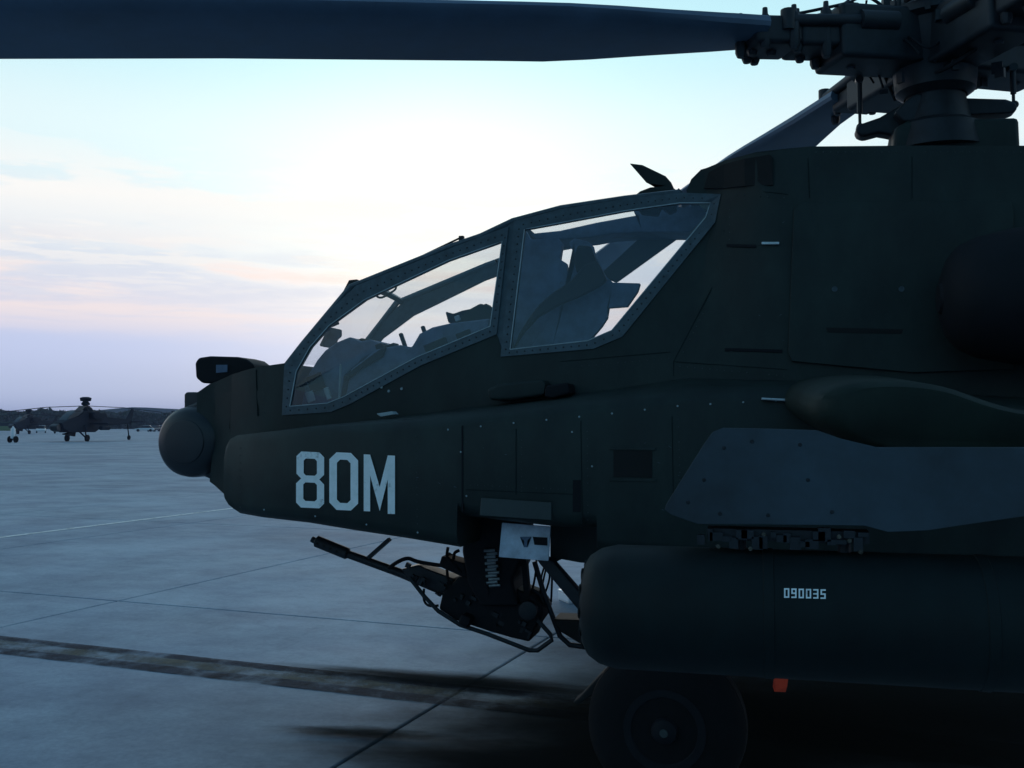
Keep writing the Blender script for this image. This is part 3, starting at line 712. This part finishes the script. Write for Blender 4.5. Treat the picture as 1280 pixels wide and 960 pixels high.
blade(-dR, .062, R(5.5), z0=.02); blade(dF, .03, R(0), slim=True); blade(dR, .02, R(0)); blade(-dF, .02, R(0))
bm = bmesh.new()
add_lathe(bm, [(-.42, .10), (-.36, .13), (-.22, .13), (-.25, .15), (-.22, .19), (-.12, .2), (-.1, .22), (.1, .24), (.12, .28), (.16, .28), (.19, .19), (.26, .18), (.30, .17), (.42, .17), (.46, .13), (.46, 0)], hubp, (0, 0, 1), 36)
for k in range(12):
    a = k * math.pi / 6; add_lathe(bm, [(.1, .014), (.23, .014)], hubp + Vector((math.cos(a) * .21, math.sin(a) * .21, 0)), (0, 0, 1), 8)
H('rotor_hub', bm, 'metal', smooth=True)
bm = bmesh.new(); rg = random.Random(5)
for k in range(16):
    a = rg.uniform(2.2, 5.2); r1, r2 = rg.uniform(.2, .3), rg.uniform(.25, .45); z1, z2 = rg.uniform(-.2, .2), rg.uniform(-.15, .22)
    p1 = hubp + Vector((math.cos(a) * r1, math.sin(a) * r1, z1)); p2 = hubp + Vector((math.cos(a + .5) * r2, math.sin(a + .5) * r2, z2)); m_ = (p1 + p2) / 2 + Vector((rg.uniform(-.05, .05), rg.uniform(-.08, 0), rg.uniform(-.06, .1)))
    add_tube(bm, smoothpath([p1, m_, p2], 5), rg.uniform(.006, .012), 6)
H_each('hydraulic_hose', bm, 'black', smooth=True)
bm = bmesh.new()
for k in range(40):
    a = rg.uniform(0, 6.28); q = hubp + Vector((math.cos(a) * rg.uniform(.2, .33), math.sin(a) * rg.uniform(.2, .33), rg.uniform(-.2, .24))); add_box(bm, q, (rg.uniform(.015, .05), rg.uniform(.015, .05), rg.uniform(.015, .07)), Matrix.Rotation(a, 3, 'Z'))
o = H('hub_fitting', bm, 'metal'); o['kind'] = 'stuff'
# mast and swashplate
bm = bmesh.new(); zt = U(1168, 182, 0).z
add_lathe(bm, [(-.02, .24), (.10, .22), (.13, .17), (.36, .12), (.6, .1)], (hubp.x, 0, zt - .02), (0, 0, 1), 32); H('mast', bm, 'metal', smooth=True)
bm = slab_px([(1116, 188), (1118, 160), (1135, 150), (1195, 148), (1274, 146), (1276, 188)], -.17, .25); H('gearbox_cover', bm, 'paint', bevel=.02)
bm = slab_px([(1134, 124), (1145, 116), (1195, 119), (1202, 126), (1202, 152), (1130, 152), (1118, 140)], -.12, .15); H('swashplate', bm, 'metal', bevel=.012)
bm = slab_px([(1069, 161), (1074, 155), (1100, 146), (1125, 131), (1140, 126), (1145, 150), (1118, 170), (1110, 168), (1098, 166), (1080, 171), (1072, 168)], -.05, .05); H('swashplate_arm', bm, 'metal', bevel=.015)
bm = slab_px([(1190, 121), (1258, 123), (1270, 127), (1273, 136), (1266, 141), (1190, 144)], -.05, .05); H('swashplate_arm', bm, 'metal', bevel=.015)
for a, b_ in (((1075, 160), (1074, 100)), ((1267, 132), (1266, 85))):
    bm = bmesh.new(); pa, pb = U(*a, 0), U(*b_, 0); add_tube(bm, [pa, pa.lerp(pb, .3), pa.lerp(pb, .31), pb], [.008, .008, .014, .014], 8)
    for q in (pa, pb): add_lathe(bm, [(-.02, .02), (.02, .02)], q, (0, 1, 0), 12)
    H('pitch_link', bm, 'metal', smooth=True)
bm = bmesh.new()
for k in range(7):
    a = random.uniform(0, 6.28); r_ = random.uniform(.14, .22)
    q = Vector((hubp.x + math.cos(a) * r_, math.sin(a) * r_, zt + .3)); add_tube(bm, smoothpath([q, q + Vector((.03, .02, .12)), q + Vector((-.02, .01, .25)), q + Vector((0, 0, .36))]), .007, 6)
H_each('hydraulic_hose', bm, 'black')

# -- engine nacelle front
bm = bmesh.new()
nc = U(1236, 366, -.95)
for s in (1, -1):
    bm = bmesh.new(); add_lathe(bm, [(-.16, 0), (-.155, .10), (-.13, .17), (-.09, .22), (-.02, .255), (.12, .285), (.5, .32), (1.6, .34), (2.4, .3)], (nc.x, s * (-.80), nc.z), (1, 0, 0), 36)
    H('engine_nacelle', bm, 'black', smooth=True)
    bm = bmesh.new(); add_lathe(bm, [(-.17, 0), (-.168, .06), (-.155, .07)], (nc.x, s * (-.80), nc.z), (1, 0, 0), 28); H('engine_inlet_cap', bm, 'black', smooth=True)

# -- wings, pylons, racks, pods
def wing(s):
    bm = bmesh.new(); rings = []
    tip = [(1012, 508), (1022, 490), (1060, 477), (1120, 475), (1180, 483), (1240, 503), (1300, 517), (1460, 540), (1460, 556), (1300, 574), (1180, 574), (1095, 568), (1042, 543), (1016, 522)]
    P = smoothpath([U(a, b_, -2.0) for a, b_ in tip + tip[:1]], 4)[:-1]
    cx = sum(p.x for p in P) / len(P); cz = sum(p.z for p in P) / len(P)
    for y_, k, dx, dz in ((.45, 1.2, .02, .06), (1.2, 1.12, .01, .04), (1.98, 1.0, 0, 0), (2.03, .93, 0, 0), (2.05, .8, 0, 0)):
        rings.append([bm.verts.new((cx + (p.x - cx) * k + dx, -s * y_, cz + (p.z - cz) * k + dz)) for p in P])
    for a, b_ in zip(rings, rings[1:]):
        n_ = len(a)
        for k in range(n_): bm.faces.new((a[k], a[(k + 1) % n_], b_[(k + 1) % n_], b_[k]))
    bm.faces.new(rings[0]); bm.faces.new(rings[-1])
    H('stub_wing', bm, 'wingp', smooth=True)
def mir(bm, s):
    if s < 0: bmesh.ops.transform(bm, matrix=Matrix.Diagonal((1, -1, 1, 1)), verts=bm.verts)
    return bm
PA = -2.15; PC = U(900, 763, PA); PR = .193
px0 = U(733, 764, PA).x
def wpylon(x, z):
    return .07 + 2.0
for s in (1, -1):
    wing(s)
    bm = slab_px([(903, 535), (891, 540), (880, 555), (833, 630), (831, 637), (838, 643), (872, 655), (1000, 656), (1080, 657), (1110, 665), (1160, 663), (1220, 654), (1290, 644), (1450, 630), (1450, 560), (1290, 560), (1100, 560), (1050, 548), (1022, 538), (960, 536)], -2.22, -2.08, .25)
    H('pylon', mir(bm, s), 'pylonp', bevel=.062, seg=6)
    bm = bmesh.new()
    for q in ((905, 560), (880, 600), (860, 628), (940, 552), (1000, 556), (1040, 640), (900, 642), (960, 644), (1010, 600)): add_lathe(bm, [(0, .006), (.002, .0045)], U(*q, -2.2205), (0, -1, 0), 8)
    o = H('rivet', mir(bm, s), 'metal'); o['kind'] = 'stuff'
    for pa_, pb_ in ():
        bm = bmesh.new(); add_bar(bm, U(*pa_, -2.2195), U(*pb_, -2.2195), .003, .003); H('panel_seam', mir(bm, s), 'podp')
    # ejector rack
    bm = bmesh.new(); r_ = random.Random(3)
    a = U(885, 668, -2.15); b_ = U(1085, 668, -2.15); add_box(bm, (a + b_) / 2, (b_.x - a.x, .09, .035))
    for k in range(22):
        q = U(878 + k * 9.6 + r_.uniform(-3, 3), 672 + r_.uniform(-5, 8), -2.2); add_box(bm, q, (r_.uniform(.012, .04), .03, r_.uniform(.012, .04)))
    for q in ((925, 672), (1055, 676)): add_lathe(bm, [(-.02, .018), (.06, .022)], U(*q, -2.15), (0, 0, -1), 10)
    rk = H('ejector_rack', mir(bm, s), 'metal')
    bm = bmesh.new()
    for q in ((898, 683), (938, 686), (1049, 671), (1062, 676), (1076, 690), (955, 668)): add_lathe(bm, [(0, .007), (.01, .005)], U(*q, -2.225), (0, -1, 0), 8)
    H_each('bolt', mir(bm, s), 'yellow', parent=rk)
    bm = bmesh.new()
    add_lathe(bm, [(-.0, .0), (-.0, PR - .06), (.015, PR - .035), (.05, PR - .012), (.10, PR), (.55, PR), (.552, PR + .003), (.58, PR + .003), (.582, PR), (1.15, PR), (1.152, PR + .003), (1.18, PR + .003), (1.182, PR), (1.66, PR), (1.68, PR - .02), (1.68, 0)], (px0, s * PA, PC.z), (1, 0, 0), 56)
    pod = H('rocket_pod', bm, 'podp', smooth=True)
    # tube mouths in the front face
    bm = bmesh.new()
    for rr_, n_ in ((0, 1), (.06, 6), (.118, 12)):
        for k in range(n_):
            a = 2 * math.pi * k / max(1, n_); add_lathe(bm, [(-.004, .022), (.0, .022), (.0, .019), (-.003, .019)], (px0 + 0, s * PA + math.cos(a) * rr_, PC.z + math.sin(a) * rr_), (1, 0, 0), 10)
    H_each('launch_tube', bm, 'hole', parent=pod)
# digits 090035 on the pod
wpod = lambda x, z: -PA + math.sqrt(max(1e-4, PR ** 2 - (z - PC.z) ** 2))
def USp(px, py):
    Y = PA - .2
    for _ in range(20): p = U(px, py, Y); Y = -wpod(p.x, p.z)
    return U(px, py, Y)
SEG = {'0': 'abcdef', '9': 'abcdfg', '3': 'abcdg', '5': 'acdfg'}
bm = bmesh.new(); x = 980.0; dw, dh, tk = 6.6, 12.0, 1.9
for ch_ in '090035':
    y0 = 735 + (x - 980) * .03
    sg = dict(a=(0, 0, dw, tk), d=(0, dh - tk, dw, dh), g=(0, dh / 2 - tk / 2, dw, dh / 2 + tk / 2), f=(0, 0, tk, dh / 2), e=(0, dh / 2, tk, dh), b=(dw - tk, 0, dw, dh / 2), c=(dw - tk, dh / 2, dw, dh))
    for k in SEG[ch_]:
        a, b_, c_, d_ = sg[k]; vs = []
        for u, v in ((a, b_), (c_, b_), (c_, d_), (a, d_)):
            p = USp(x + u, y0 + v); vs.append(bm.verts.new((p.x, p.y - .0035, p.z)))
        bm.faces.new(vs)
    x += 9.1
H('serial_number', bm, 'white')

# -- chain gun under the nose
gun = H('gun_turret', slab_px([(580, 640), (650, 640), (652, 700), (640, 725), (648, 758), (600, 758), (584, 730), (577, 690)], -.17, .15), 'black', bevel=.02)
def Hg(name, bm, m='metal', **k): return H(name, bm, m, parent=gun, **k)
g = lambda px, py, y=0: U(px, py, y)
bm = bmesh.new(); add_tube(bm, [g(390, 674), g(394, 676), g(396, 676.6), g(434, 692), g(436, 693), g(500, 716), g(560, 740)], [.018, .018, .034, .034, .023, .025, .03], 14)
Hg('gun_barrel', bm, smooth=True)
bm = bmesh.new()
for k in range(4): q = g(400 + k * 8, 678.4 + k * 3.3, 0); add_lathe(bm, [(-.037, .008), (.037, .008)], q, (0, 1, 0), 8)
H_each('muzzle_port', bm, 'hole', parent=gun)
bm = bmesh.new(); add_bar(bm, g(461, 697, -.02), g(487, 674, -.02), .04, .02); Hg('barrel_strut', bm)
bm = slab_px([(500, 712), (523, 706), (530, 710), (568, 724), (562, 744), (540, 738), (515, 728)], -.07, .07); Hg('recoil_housing', bm, bevel=.01)
bm = slab_px([(553, 740), (572, 722), (600, 718), (650, 738), (668, 745), (680, 762), (676, 775), (668, 786), (662, 803), (640, 798), (612, 790), (570, 776), (548, 762)], -.12, .12); Hg('gun_receiver', bm, 'black', bevel=.015)
bm = bmesh.new()
for y_ in (-.14, .14):
    add_tube(bm, [g(*p, y_) for p in ((512, 722), (530, 745), (548, 764), (575, 781), (608, 792), (662, 813), (672, 813), (690, 800), (688, 793), (672, 775))], .012, 8)
add_tube(bm, [g(662, 813, -.14), g(662, 813, .14)], .012, 8); add_tube(bm, [g(530, 745, -.14), g(530, 745, .14)], .012, 8)
Hg('gun_cradle', bm, smooth=True)
bm = bmesh.new()
add_tube(bm, smoothpath([g(*p, -.08) for p in ((486, 710), (498, 702), (510, 698), (522, 702), (545, 706), (560, 708), (575, 716))]), .011, 8)
add_tube(bm, smoothpath([g(*p, -.1) for p in ((530, 736), (530, 750), (536, 757), (548, 757))]), .007, 8)
add_tube(bm, smoothpath([g(*p, -.1) for p in ((560, 684), (559, 696), (566, 704), (576, 716))]), .009, 8)
add_tube(bm, smoothpath([g(*p, -.06) for p in ((574, 688), (568, 692), (568, 704), (578, 712))]), .009, 8)
H_each('cable', bm, 'black', smooth=True, parent=gun)
bm = slab_px([(552, 695), (562, 699), (580, 704), (584, 724), (566, 716), (548, 708)], -.1, .05); Hg('feed_chute_bracket', bm, 'black', bevel=.006)
bm = bmesh.new()
for k in range(12): q = g(612 + (k % 2) * 3 + k * .3, 688 + k * 4, -.19); add_lathe(bm, [(-.03, .008), (.03, .008)], q, (1, 0, .1), 8)
H_each('ammunition_link', bm, 'bare', parent=gun)
rg = random.Random(21)
for nm, q, sz, rot in (('drive_motor', (664, 762), (.10, .16, .07), -.4), ('ammunition_booster', (600, 716), (.09, .2, .08), .3), ('junction_box', (566, 732), (.05, .16, .05), -.3), ('buffer', (640, 784), (.12, .1, .05), -.42), ('trunnion', (590, 770), (.06, .3, .06), -.4)):
    bm = bmesh.new(); add_box(bm, g(*q, -.04), sz, Matrix.Rotation(-rot, 3, 'Y')); Hg(nm, bm, 'black', bevel=.012)
bm = bmesh.new(); add_lathe(bm, [(-.17, .03), (-.165, .05), (-.02, .052), (.1, .05)], g(668, 757, 0), (0, 1, 0), 20); Hg('motor_housing', bm, 'metal', smooth=True)
bm = bmesh.new()
for k in range(9):
    a = g(rg.uniform(560, 600), rg.uniform(690, 705), rg.uniform(-.16, .1)); c_ = g(rg.uniform(575, 665), rg.uniform(725, 770), rg.uniform(-.17, .1)); m_ = (a + c_) / 2 + Vector((rg.uniform(-.06, .06), rg.uniform(-.05, .02), rg.uniform(-.08, .02)))
    add_tube(bm, smoothpath([a, m_, c_], 6), rg.uniform(.005, .009), 6)
for k in range(5):
    x_ = rg.uniform(652, 690); add_tube(bm, smoothpath([g(x_, 700, .05), g(x_ + rg.uniform(-8, 8), 722, .0), g(x_ + rg.uniform(-12, 2), 752, .02)], 5), .006, 6)
H_each('cable', bm, 'black', parent=gun, smooth=True)
bm = bmesh.new()
for k in range(26):
    t_ = rg.random(); q = g(lerp(505, 668, t_) + rg.uniform(-4, 4), lerp(718, 800, t_) + rg.uniform(-14, 3), rg.choice((-.13, -.11))); add_box(bm, q, (rg.uniform(.01, .035), .02, rg.uniform(.01, .03)), Matrix.Rotation(.42, 3, 'Y'))
o = Hg('fitting', bm, 'metal'); o['kind'] = 'stuff'
bm = bmesh.new(); add_bar(bm, g(655, 690, -.1), g(660, 750, -.1), .045, .03); add_bar(bm, g(608, 690, -.16), g(610, 720, -.16), .05, .03)
H_each('feed_chute', bm, 'black', parent=gun)
bm = bmesh.new(); add_tube(bm, [g(*p, -.05) for p in ((668, 702), (680, 742), (700, 795), (712, 806), (735, 809))], .014, 10)
add_tube(bm, smoothpath([g(*p, -.05) for p in ((648, 745), (662, 738), (675, 744), (680, 760))]), .012, 8)
H_each('guard_rail', bm, 'metal', parent=gun, smooth=True)
bm = slab_px([(664, 690), (690, 700), (725, 740), (738, 770), (722, 762), (705, 742), (675, 706)], -.45, -.38); H('gear_brace', bm, 'metal', bevel=.01)
bm = slab_px([(690, 774), (740, 776), (745, 812), (725, 805), (700, 790)], -.1, .1); H('belly_fairing', bm, 'hole', bevel=.01)

# -- main landing gear, tail wheel is outside the frame
wr = .335
for s in (1, -1):
    wc = U(835, 900, -.98); wc = Vector((wc.x, s * -1.02, wr))
    bm = bmesh.new(); add_lathe(bm, [(-.13, .0), (-.13, .17), (-.125, .2), (-.115, .28), (-.08, .322), (-.062, .328), (-.06, .320), (-.052, .320), (-.05, .330), (-.02, .335), (-.018, .326), (-.010, .326), (-.008, .335), (.008, .335), (.010, .326), (.018, .326), (.02, .335), (.05, .330), (.052, .320), (.06, .320), (.062, .328), (.08, .322), (.115, .28), (.125, .2), (.13, .17), (.13, 0)], wc, (0, 1, 0), 48)
    wh = H('wheel', bm, 'rubber', smooth=True)
    bm = bmesh.new(); add_lathe(bm, [(.10, .175), (.135, .17), (.135, .14), (.115, .12), (.115, .06), (.15, .05), (.16, .035), (.16, 0)], wc, (0, -s, 0), 32); H('rim', bm, 'black', parent=wh, smooth=True)
    bm = bmesh.new(); add_lathe(bm, [(.158, .018), (.165, .016), (.165, 0)], wc, (0, -s, 0), 16); H('hub_cap', bm, 'paint2', parent=wh)
    bm = bmesh.new(); piv = Vector((U(745, 760, -.6).x, s * -.55, .95)); ax = wc + Vector((0, s * .16, 0))
    add_tube(bm, [piv, ax + Vector((-.05, 0, .05)), ax], [.06, .05, .05], 14); add_tube(bm, [ax, ax + Vector((.28, s * .12, .75))], [.045, .06], 14); add_tube(bm, [ax, wc], .03, 10)
    lg = H('landing_gear_leg', bm, 'paint', smooth=True)
bm = slab_px([(716, 878), (724, 872), (752, 842), (770, 838), (768, 846), (742, 868), (722, 882)], -1.0, -.9); H('tow_fitting', bm, 'hole', bevel=.006)

# remove-before-flight streamer, hanging from the pod's underside
bm = bmesh.new()
sp = [(966, 842), (986, 842), (985, 850), (984, 858), (982, 866), (968, 865), (966, 858), (967, 850)]
q = [U(a, b_, -1.25) for a, b_ in sp]; yy = [0, 0, .012, .0, .01, .004, -.004, .008]
f1 = [bm.verts.new(p + Vector((0, y_, 0))) for p, y_ in zip(q, yy)]; f2 = [bm.verts.new(p + Vector((0, y_ + .004, 0))) for p, y_ in zip(q, yy)]
bm.faces.new(f1); bm.faces.new(f2)
for k in range(8): bm.faces.new((f1[k], f1[(k + 1) % 8], f2[(k + 1) % 8], f2[k]))
st = obj('warning_streamer', bm, 'red'); tag(st, 'short red warning streamer hanging under the helicopter behind the wheel', 'streamer')
bm = bmesh.new(); add_tube(bm, [U(975, 843, -1.248), U(978, 790, -1.248)], .004, 6); o = obj('cord', bm, 'red', st)

# white box lying on the apron beyond the gun
p = G(713, 752)
cb = bmesh.new(); add_box(cb, (0, 0, .04), (.14, .24, .08), Matrix.Rotation(.6, 3, 'Z')); add_box(cb, (0, 0, .09), (.15, .25, .02), Matrix.Rotation(.6, 3, 'Z'))
o = obj('storage_case', cb, 'carw', bevel=.01); o.location = p; tag(o, 'small white case on the concrete seen below the fuselage', 'case')

# ------------------------------------------------------------------ far side of the airfield
def mini(loc, rz, label):
    """a parked attack helicopter seen far off: x forward"""
    t_ = empty('parked_helicopter', label, 'helicopter', loc, 'attack helicopters parked across the apron', rz)
    def P_(name, poly, hw, m='farp', bev=.08, y0=None, parent=t_):
        bm = bmesh.new(); add_slab(bm, poly, const(hw if y0 is None else -y0 + hw), const(hw if y0 is None else y0 + hw), 0)
        return obj(name, bm, m, parent, bevel=bev)
    P_('fuselage', [(4.6, 1.25), (4.9, 1.8), (3.6, 2.15), (2.0, 2.5), (.9, 3.0), (-1.6, 3.0), (-2.4, 2.5), (-2.4, 1.4), (-1, .9), (3.6, .9)], .55)
    P_('canopy', [(4.0, 2.05), (3.3, 2.55), (2.2, 3.05), (1.0, 3.1), (1.2, 2.4), (2.5, 2.1)], .42, 'pylonp')
    P_('tail_boom', [(-2.2, 2.5), (-2.2, 1.5), (-8.6, 1.75), (-8.6, 2.2)], .25)
    P_('tail_fin', [(-7.8, 2.1), (-8.9, 1.6), (-9.5, 3.3), (-9.1, 3.4)], .08)
    P_('tailplane', [(-8.3, 1.9), (-9.2, 1.9), (-9.2, 2.0), (-8.3, 2.0)], 1.6)
    P_('nose_turret', [(4.8, .95), (5.4, 1.1), (5.5, 1.5), (5.1, 1.75), (4.7, 1.6)], .35, 'sensor')
    P_('gun', [(3.0, .9), (1.8, .9), (1.9, .5), (3.8, .7), (3.8, .78)], .12, 'black', .02)
    for s in (1, -1):
        P_('engine_nacelle', [(.2, 2.2), (.4, 2.85), (-2.0, 2.8), (-2.3, 2.3)], .28, 'farp', .1, s * .85) if s > 0 else P_('engine_nacelle', [(.2, 2.2), (.4, 2.85), (-2.0, 2.8), (-2.3, 2.3)], .28, 'farp', .1, s * .85)
        bm = bmesh.new(); add_box(bm, (-.2, s * 1.6, 1.75), (1.0, 1.9, .16)); obj('stub_wing', bm, 'farp', t_, bevel=.04)
        bm = bmesh.new(); add_lathe(bm, [(-.8, .1), (-.7, .2), (.8, .2), (.82, .1)], (0, s * 2.1, 1.3), (1, 0, 0), 14); obj('rocket_pod', bm, 'farp', t_)
        bm = bmesh.new(); add_lathe(bm, [(-.13, .2), (-.1, .33), (.1, .33), (.13, .2)], (1.4, s * 1.05, .33), (0, 1, 0), 18); obj('wheel', bm, 'rubber', t_)
        bm = bmesh.new(); add_tube(bm, [(1.4, s * .95, .33), (2.1, s * .5, 1.1)], .08, 8); add_tube(bm, [(1.4, s * .95, .33), (1.1, s * .6, 1.6)], .07, 8); obj('leg', bm, 'farp', t_)
    bm = bmesh.new(); add_lathe(bm, [(-.1, .1), (-.08, .24), (.08, .24), (.1, .1)], (-8.6, 0, .25), (0, 1, 0), 16); add_tube(bm, [(-8.6, 0, .3), (-8.2, 0, 1.8)], .06, 8); obj('tail_wheel', bm, 'rubber', t_)
    bm = bmesh.new(); add_lathe(bm, [(3.0, .3), (3.2, .2), (3.5, .14), (3.62, .4), (3.8, .4), (3.95, .25), (4.0, .5), (4.3, .55), (4.4, .3)], (0, 0, 0), (0, 0, 1), 20); obj('mast', bm, 'farp', t_)
    for k in range(4):
        a = R(25 + 90 * k); u = Vector((math.cos(a), math.sin(a), 0)); bm = bmesh.new(); add_bar(bm, Vector((0, 0, 3.5)) + u * .3, Vector((0, 0, 3.35)) + u * 3.6, .5, .06); add_bar(bm, Vector((0, 0, 3.35)) + u * 3.6, Vector((0, 0, 2.9)) + u * 7.2, .5, .06)
        obj('rotor_blade', bm, 'farp', t_)
    return t_
def aim(px, depth, z=-.03):
    lat = (px - 640) / F * depth; q = CP + FW * depth + RT * lat; return Vector((q.x, q.y, z))
PZ = math.atan2(-RT.y, -RT.x)
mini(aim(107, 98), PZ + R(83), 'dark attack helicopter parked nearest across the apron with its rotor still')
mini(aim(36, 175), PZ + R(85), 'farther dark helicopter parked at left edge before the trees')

def car(loc, rz, m, label, L_=4.4, Hh=1.45, cat='car'):
    t_ = empty('parked_car', label, cat, loc, 'vehicles parked along the far edge', rz)
    bm = bmesh.new(); h = Hh / 1.45
    add_slab(bm, [(-L_ / 2, .3), (L_ / 2, .3), (L_ / 2, .65 * h), (L_ / 2 - 1.0, .85 * h), (-L_ / 2 + .3, .9 * h), (-L_ / 2, .7 * h)], const(.85), step=0); obj('body', bm, m, t_, bevel=.08)
    bm = bmesh.new(); add_slab(bm, [(L_ / 2 - 1.1, .85 * h), (L_ / 2 - 1.8, Hh), (-L_ / 2 + .9, Hh), (-L_ / 2 + .3, .88 * h)], const(.72), step=0); obj('cabin', bm, 'glassd', t_, bevel=.06)
    bm = bmesh.new(); add_slab(bm, [(L_ / 2 - 1.8, Hh), (L_ / 2 - 1.85, Hh + .05), (-L_ / 2 + .95, Hh + .05), (-L_ / 2 + .9, Hh)], const(.74), step=0); obj('roof', bm, m, t_)
    for x in (-L_ / 2 + .8, L_ / 2 - .8):
        for s in (1, -1):
            bm = bmesh.new(); add_lathe(bm, [(-.1, .2), (-.1, .32), (.1, .32), (.1, .2)], (x, s * .8, .32), (0, 1, 0), 16); obj('wheel', bm, 'rubber', t_)
    return t_
car(aim(181, 235), PZ + .3, 'carw', 'white car parked just right of the distant helicopter')
car(aim(207, 245), PZ + 2.6, 'carw', 'small white car parked closest to the big helicopter nose')
car(aim(193, 240), PZ + 1.5, 'card', 'dark car parked between the two white cars')
car(aim(6, 220), PZ + .1, 'carg', 'long green truck parked at the far left edge', 6.5, 2.2, 'truck')
car(aim(52, 200), PZ + 2.0, 'carw', 'white car parked beside the farther helicopter')
# wheeled fire extinguisher
fx = empty('wheeled_extinguisher', 'pale wheeled fire extinguisher standing alone on the apron at left', 'fire extinguisher', aim(17, 90))
bm = bmesh.new(); add_lathe(bm, [(.35, .1), (.4, .2), (1.25, .2), (1.38, .1), (1.5, .05)], (0, 0, 0), (0, 0, 1), 18); obj('cylinder_body', bm, 'carw', fx, smooth=True)
bm = bmesh.new()
for s in (1, -1): add_lathe(bm, [(-.05, .3), (.05, .3)], (s * .32, 0, .3), (1, 0, 0), 18)
add_tube(bm, [(-.32, 0, .3), (.32, 0, .3)], .03, 6); obj('wheels', bm, 'rubber', fx)
bm = bmesh.new(); add_tube(bm, [(-.15, .1, .3), (-.2, .25, 1.2), (.2, .25, 1.2), (.15, .1, .3)], .02, 6); obj('handle', bm, 'metal', fx)

# the tree line: a wood read as one mass, leaf clumps on stems
def treeline(name, depth0, depth1, px_a, px_b, hmin, hmax, n_, col, seed):
    rnd = random.Random(seed); vs = []; fs = []
    def add_leaf(p, s_):
        a = rnd.uniform(0, 6.28); u = Vector((math.cos(a), math.sin(a), rnd.uniform(-.5, .5))) * s_; v = Vector((-math.sin(a) * rnd.uniform(-.6, .6), math.cos(a) * rnd.uniform(-.6, .6), 1)).normalized() * s_ * .8
        k = len(vs); vs.extend([p - u - v * .6, p + u * .9 - v, p + u + v * .7, p - u * .8 + v]); fs.append((k, k + 1, k + 2, k + 3))
    for i in range(n_):
        px = rnd.uniform(px_a, px_b); d_ = rnd.uniform(depth0, depth1); h = rnd.uniform(hmin, hmax) * (1 + .07 * math.sin(px * .021) + .06 * math.sin(px * .11 + 2)); q = aim(px, d_)
        r = h * rnd.uniform(.3, .45)
        for j in range(46):
            a = rnd.uniform(0, 6.28); e_ = rnd.uniform(-1, 1); rr_ = r * math.sqrt(1 - e_ * e_) * rnd.uniform(.5, 1)
            add_leaf(q + Vector((math.cos(a) * rr_, math.sin(a) * rr_, h * .52 + e_ * h * .48)), rnd.uniform(.35, .95) * h / 10)
    me = bpy.data.meshes.new(name); me.from_pydata([tuple(v) for v in vs], [], fs); me.materials.append(col)
    o = bpy.data.objects.new(name, me); C.objects.link(o); o['kind'] = 'stuff'; o['label'] = 'low dark wood along the far edge of the airfield'; o['category'] = 'wood'
    return o
leafm = mat('foliage', (.035, .05, .035), .8, var=.5, scale=.3)
treeline('tree_line', 380, 425, -80, 1500, 6.0, 7.2, 3000, leafm, 4)
hm = mat('far_hill', (.035, .05, .045), .9, scale=.02)
M['hillm'] = hm
bm = bmesh.new(); vs1 = []
for i in range(180):
    px = -900 + i * 20; q = aim(px, 900, -1); h = 14.5 + 5 * ss(60, 330, px) + 2.2 * math.sin(px * .013) + 1.2 * math.sin(px * .05 + 1) + random.uniform(-.5, .5)
    vs1.append((bm.verts.new(q), bm.verts.new(q + Vector((0, 30, h))), bm.verts.new(q + Vector((0, 300, h * .8)))))
for a, b_ in zip(vs1, vs1[1:]):
    bm.faces.new((a[0], b_[0], b_[1], a[1])); bm.faces.new((a[1], b_[1], b_[2], a[2]))
obj('far_hill', bm, 'hillm', kind='structure')
HAZE = True
if HAZE:
    bm = bmesh.new(); lo = Vector((-1300, -60, -1.2)); hi = Vector((1300, 1350, 24)); add_box(bm, (lo + hi) / 2, hi - lo)
    me = bpy.data.meshes.new('haze'); bm.to_mesh(me); bm.free(); hz = bpy.data.objects.new('haze', me); C.objects.link(hz); hz['kind'] = 'stuff'
    m = bpy.data.materials.new('haze'); m.use_nodes = True; t = m.node_tree; t.nodes.remove(t.nodes['Principled BSDF'])
    pv = t.nodes.new('ShaderNodeVolumePrincipled'); pv.inputs['Color'].default_value = (.62, .66, .98, 1); pv.inputs['Density'].default_value = .00028
    t.links.new(pv.outputs[0], t.nodes['Material Output'].inputs['Volume']); me.materials.append(m)
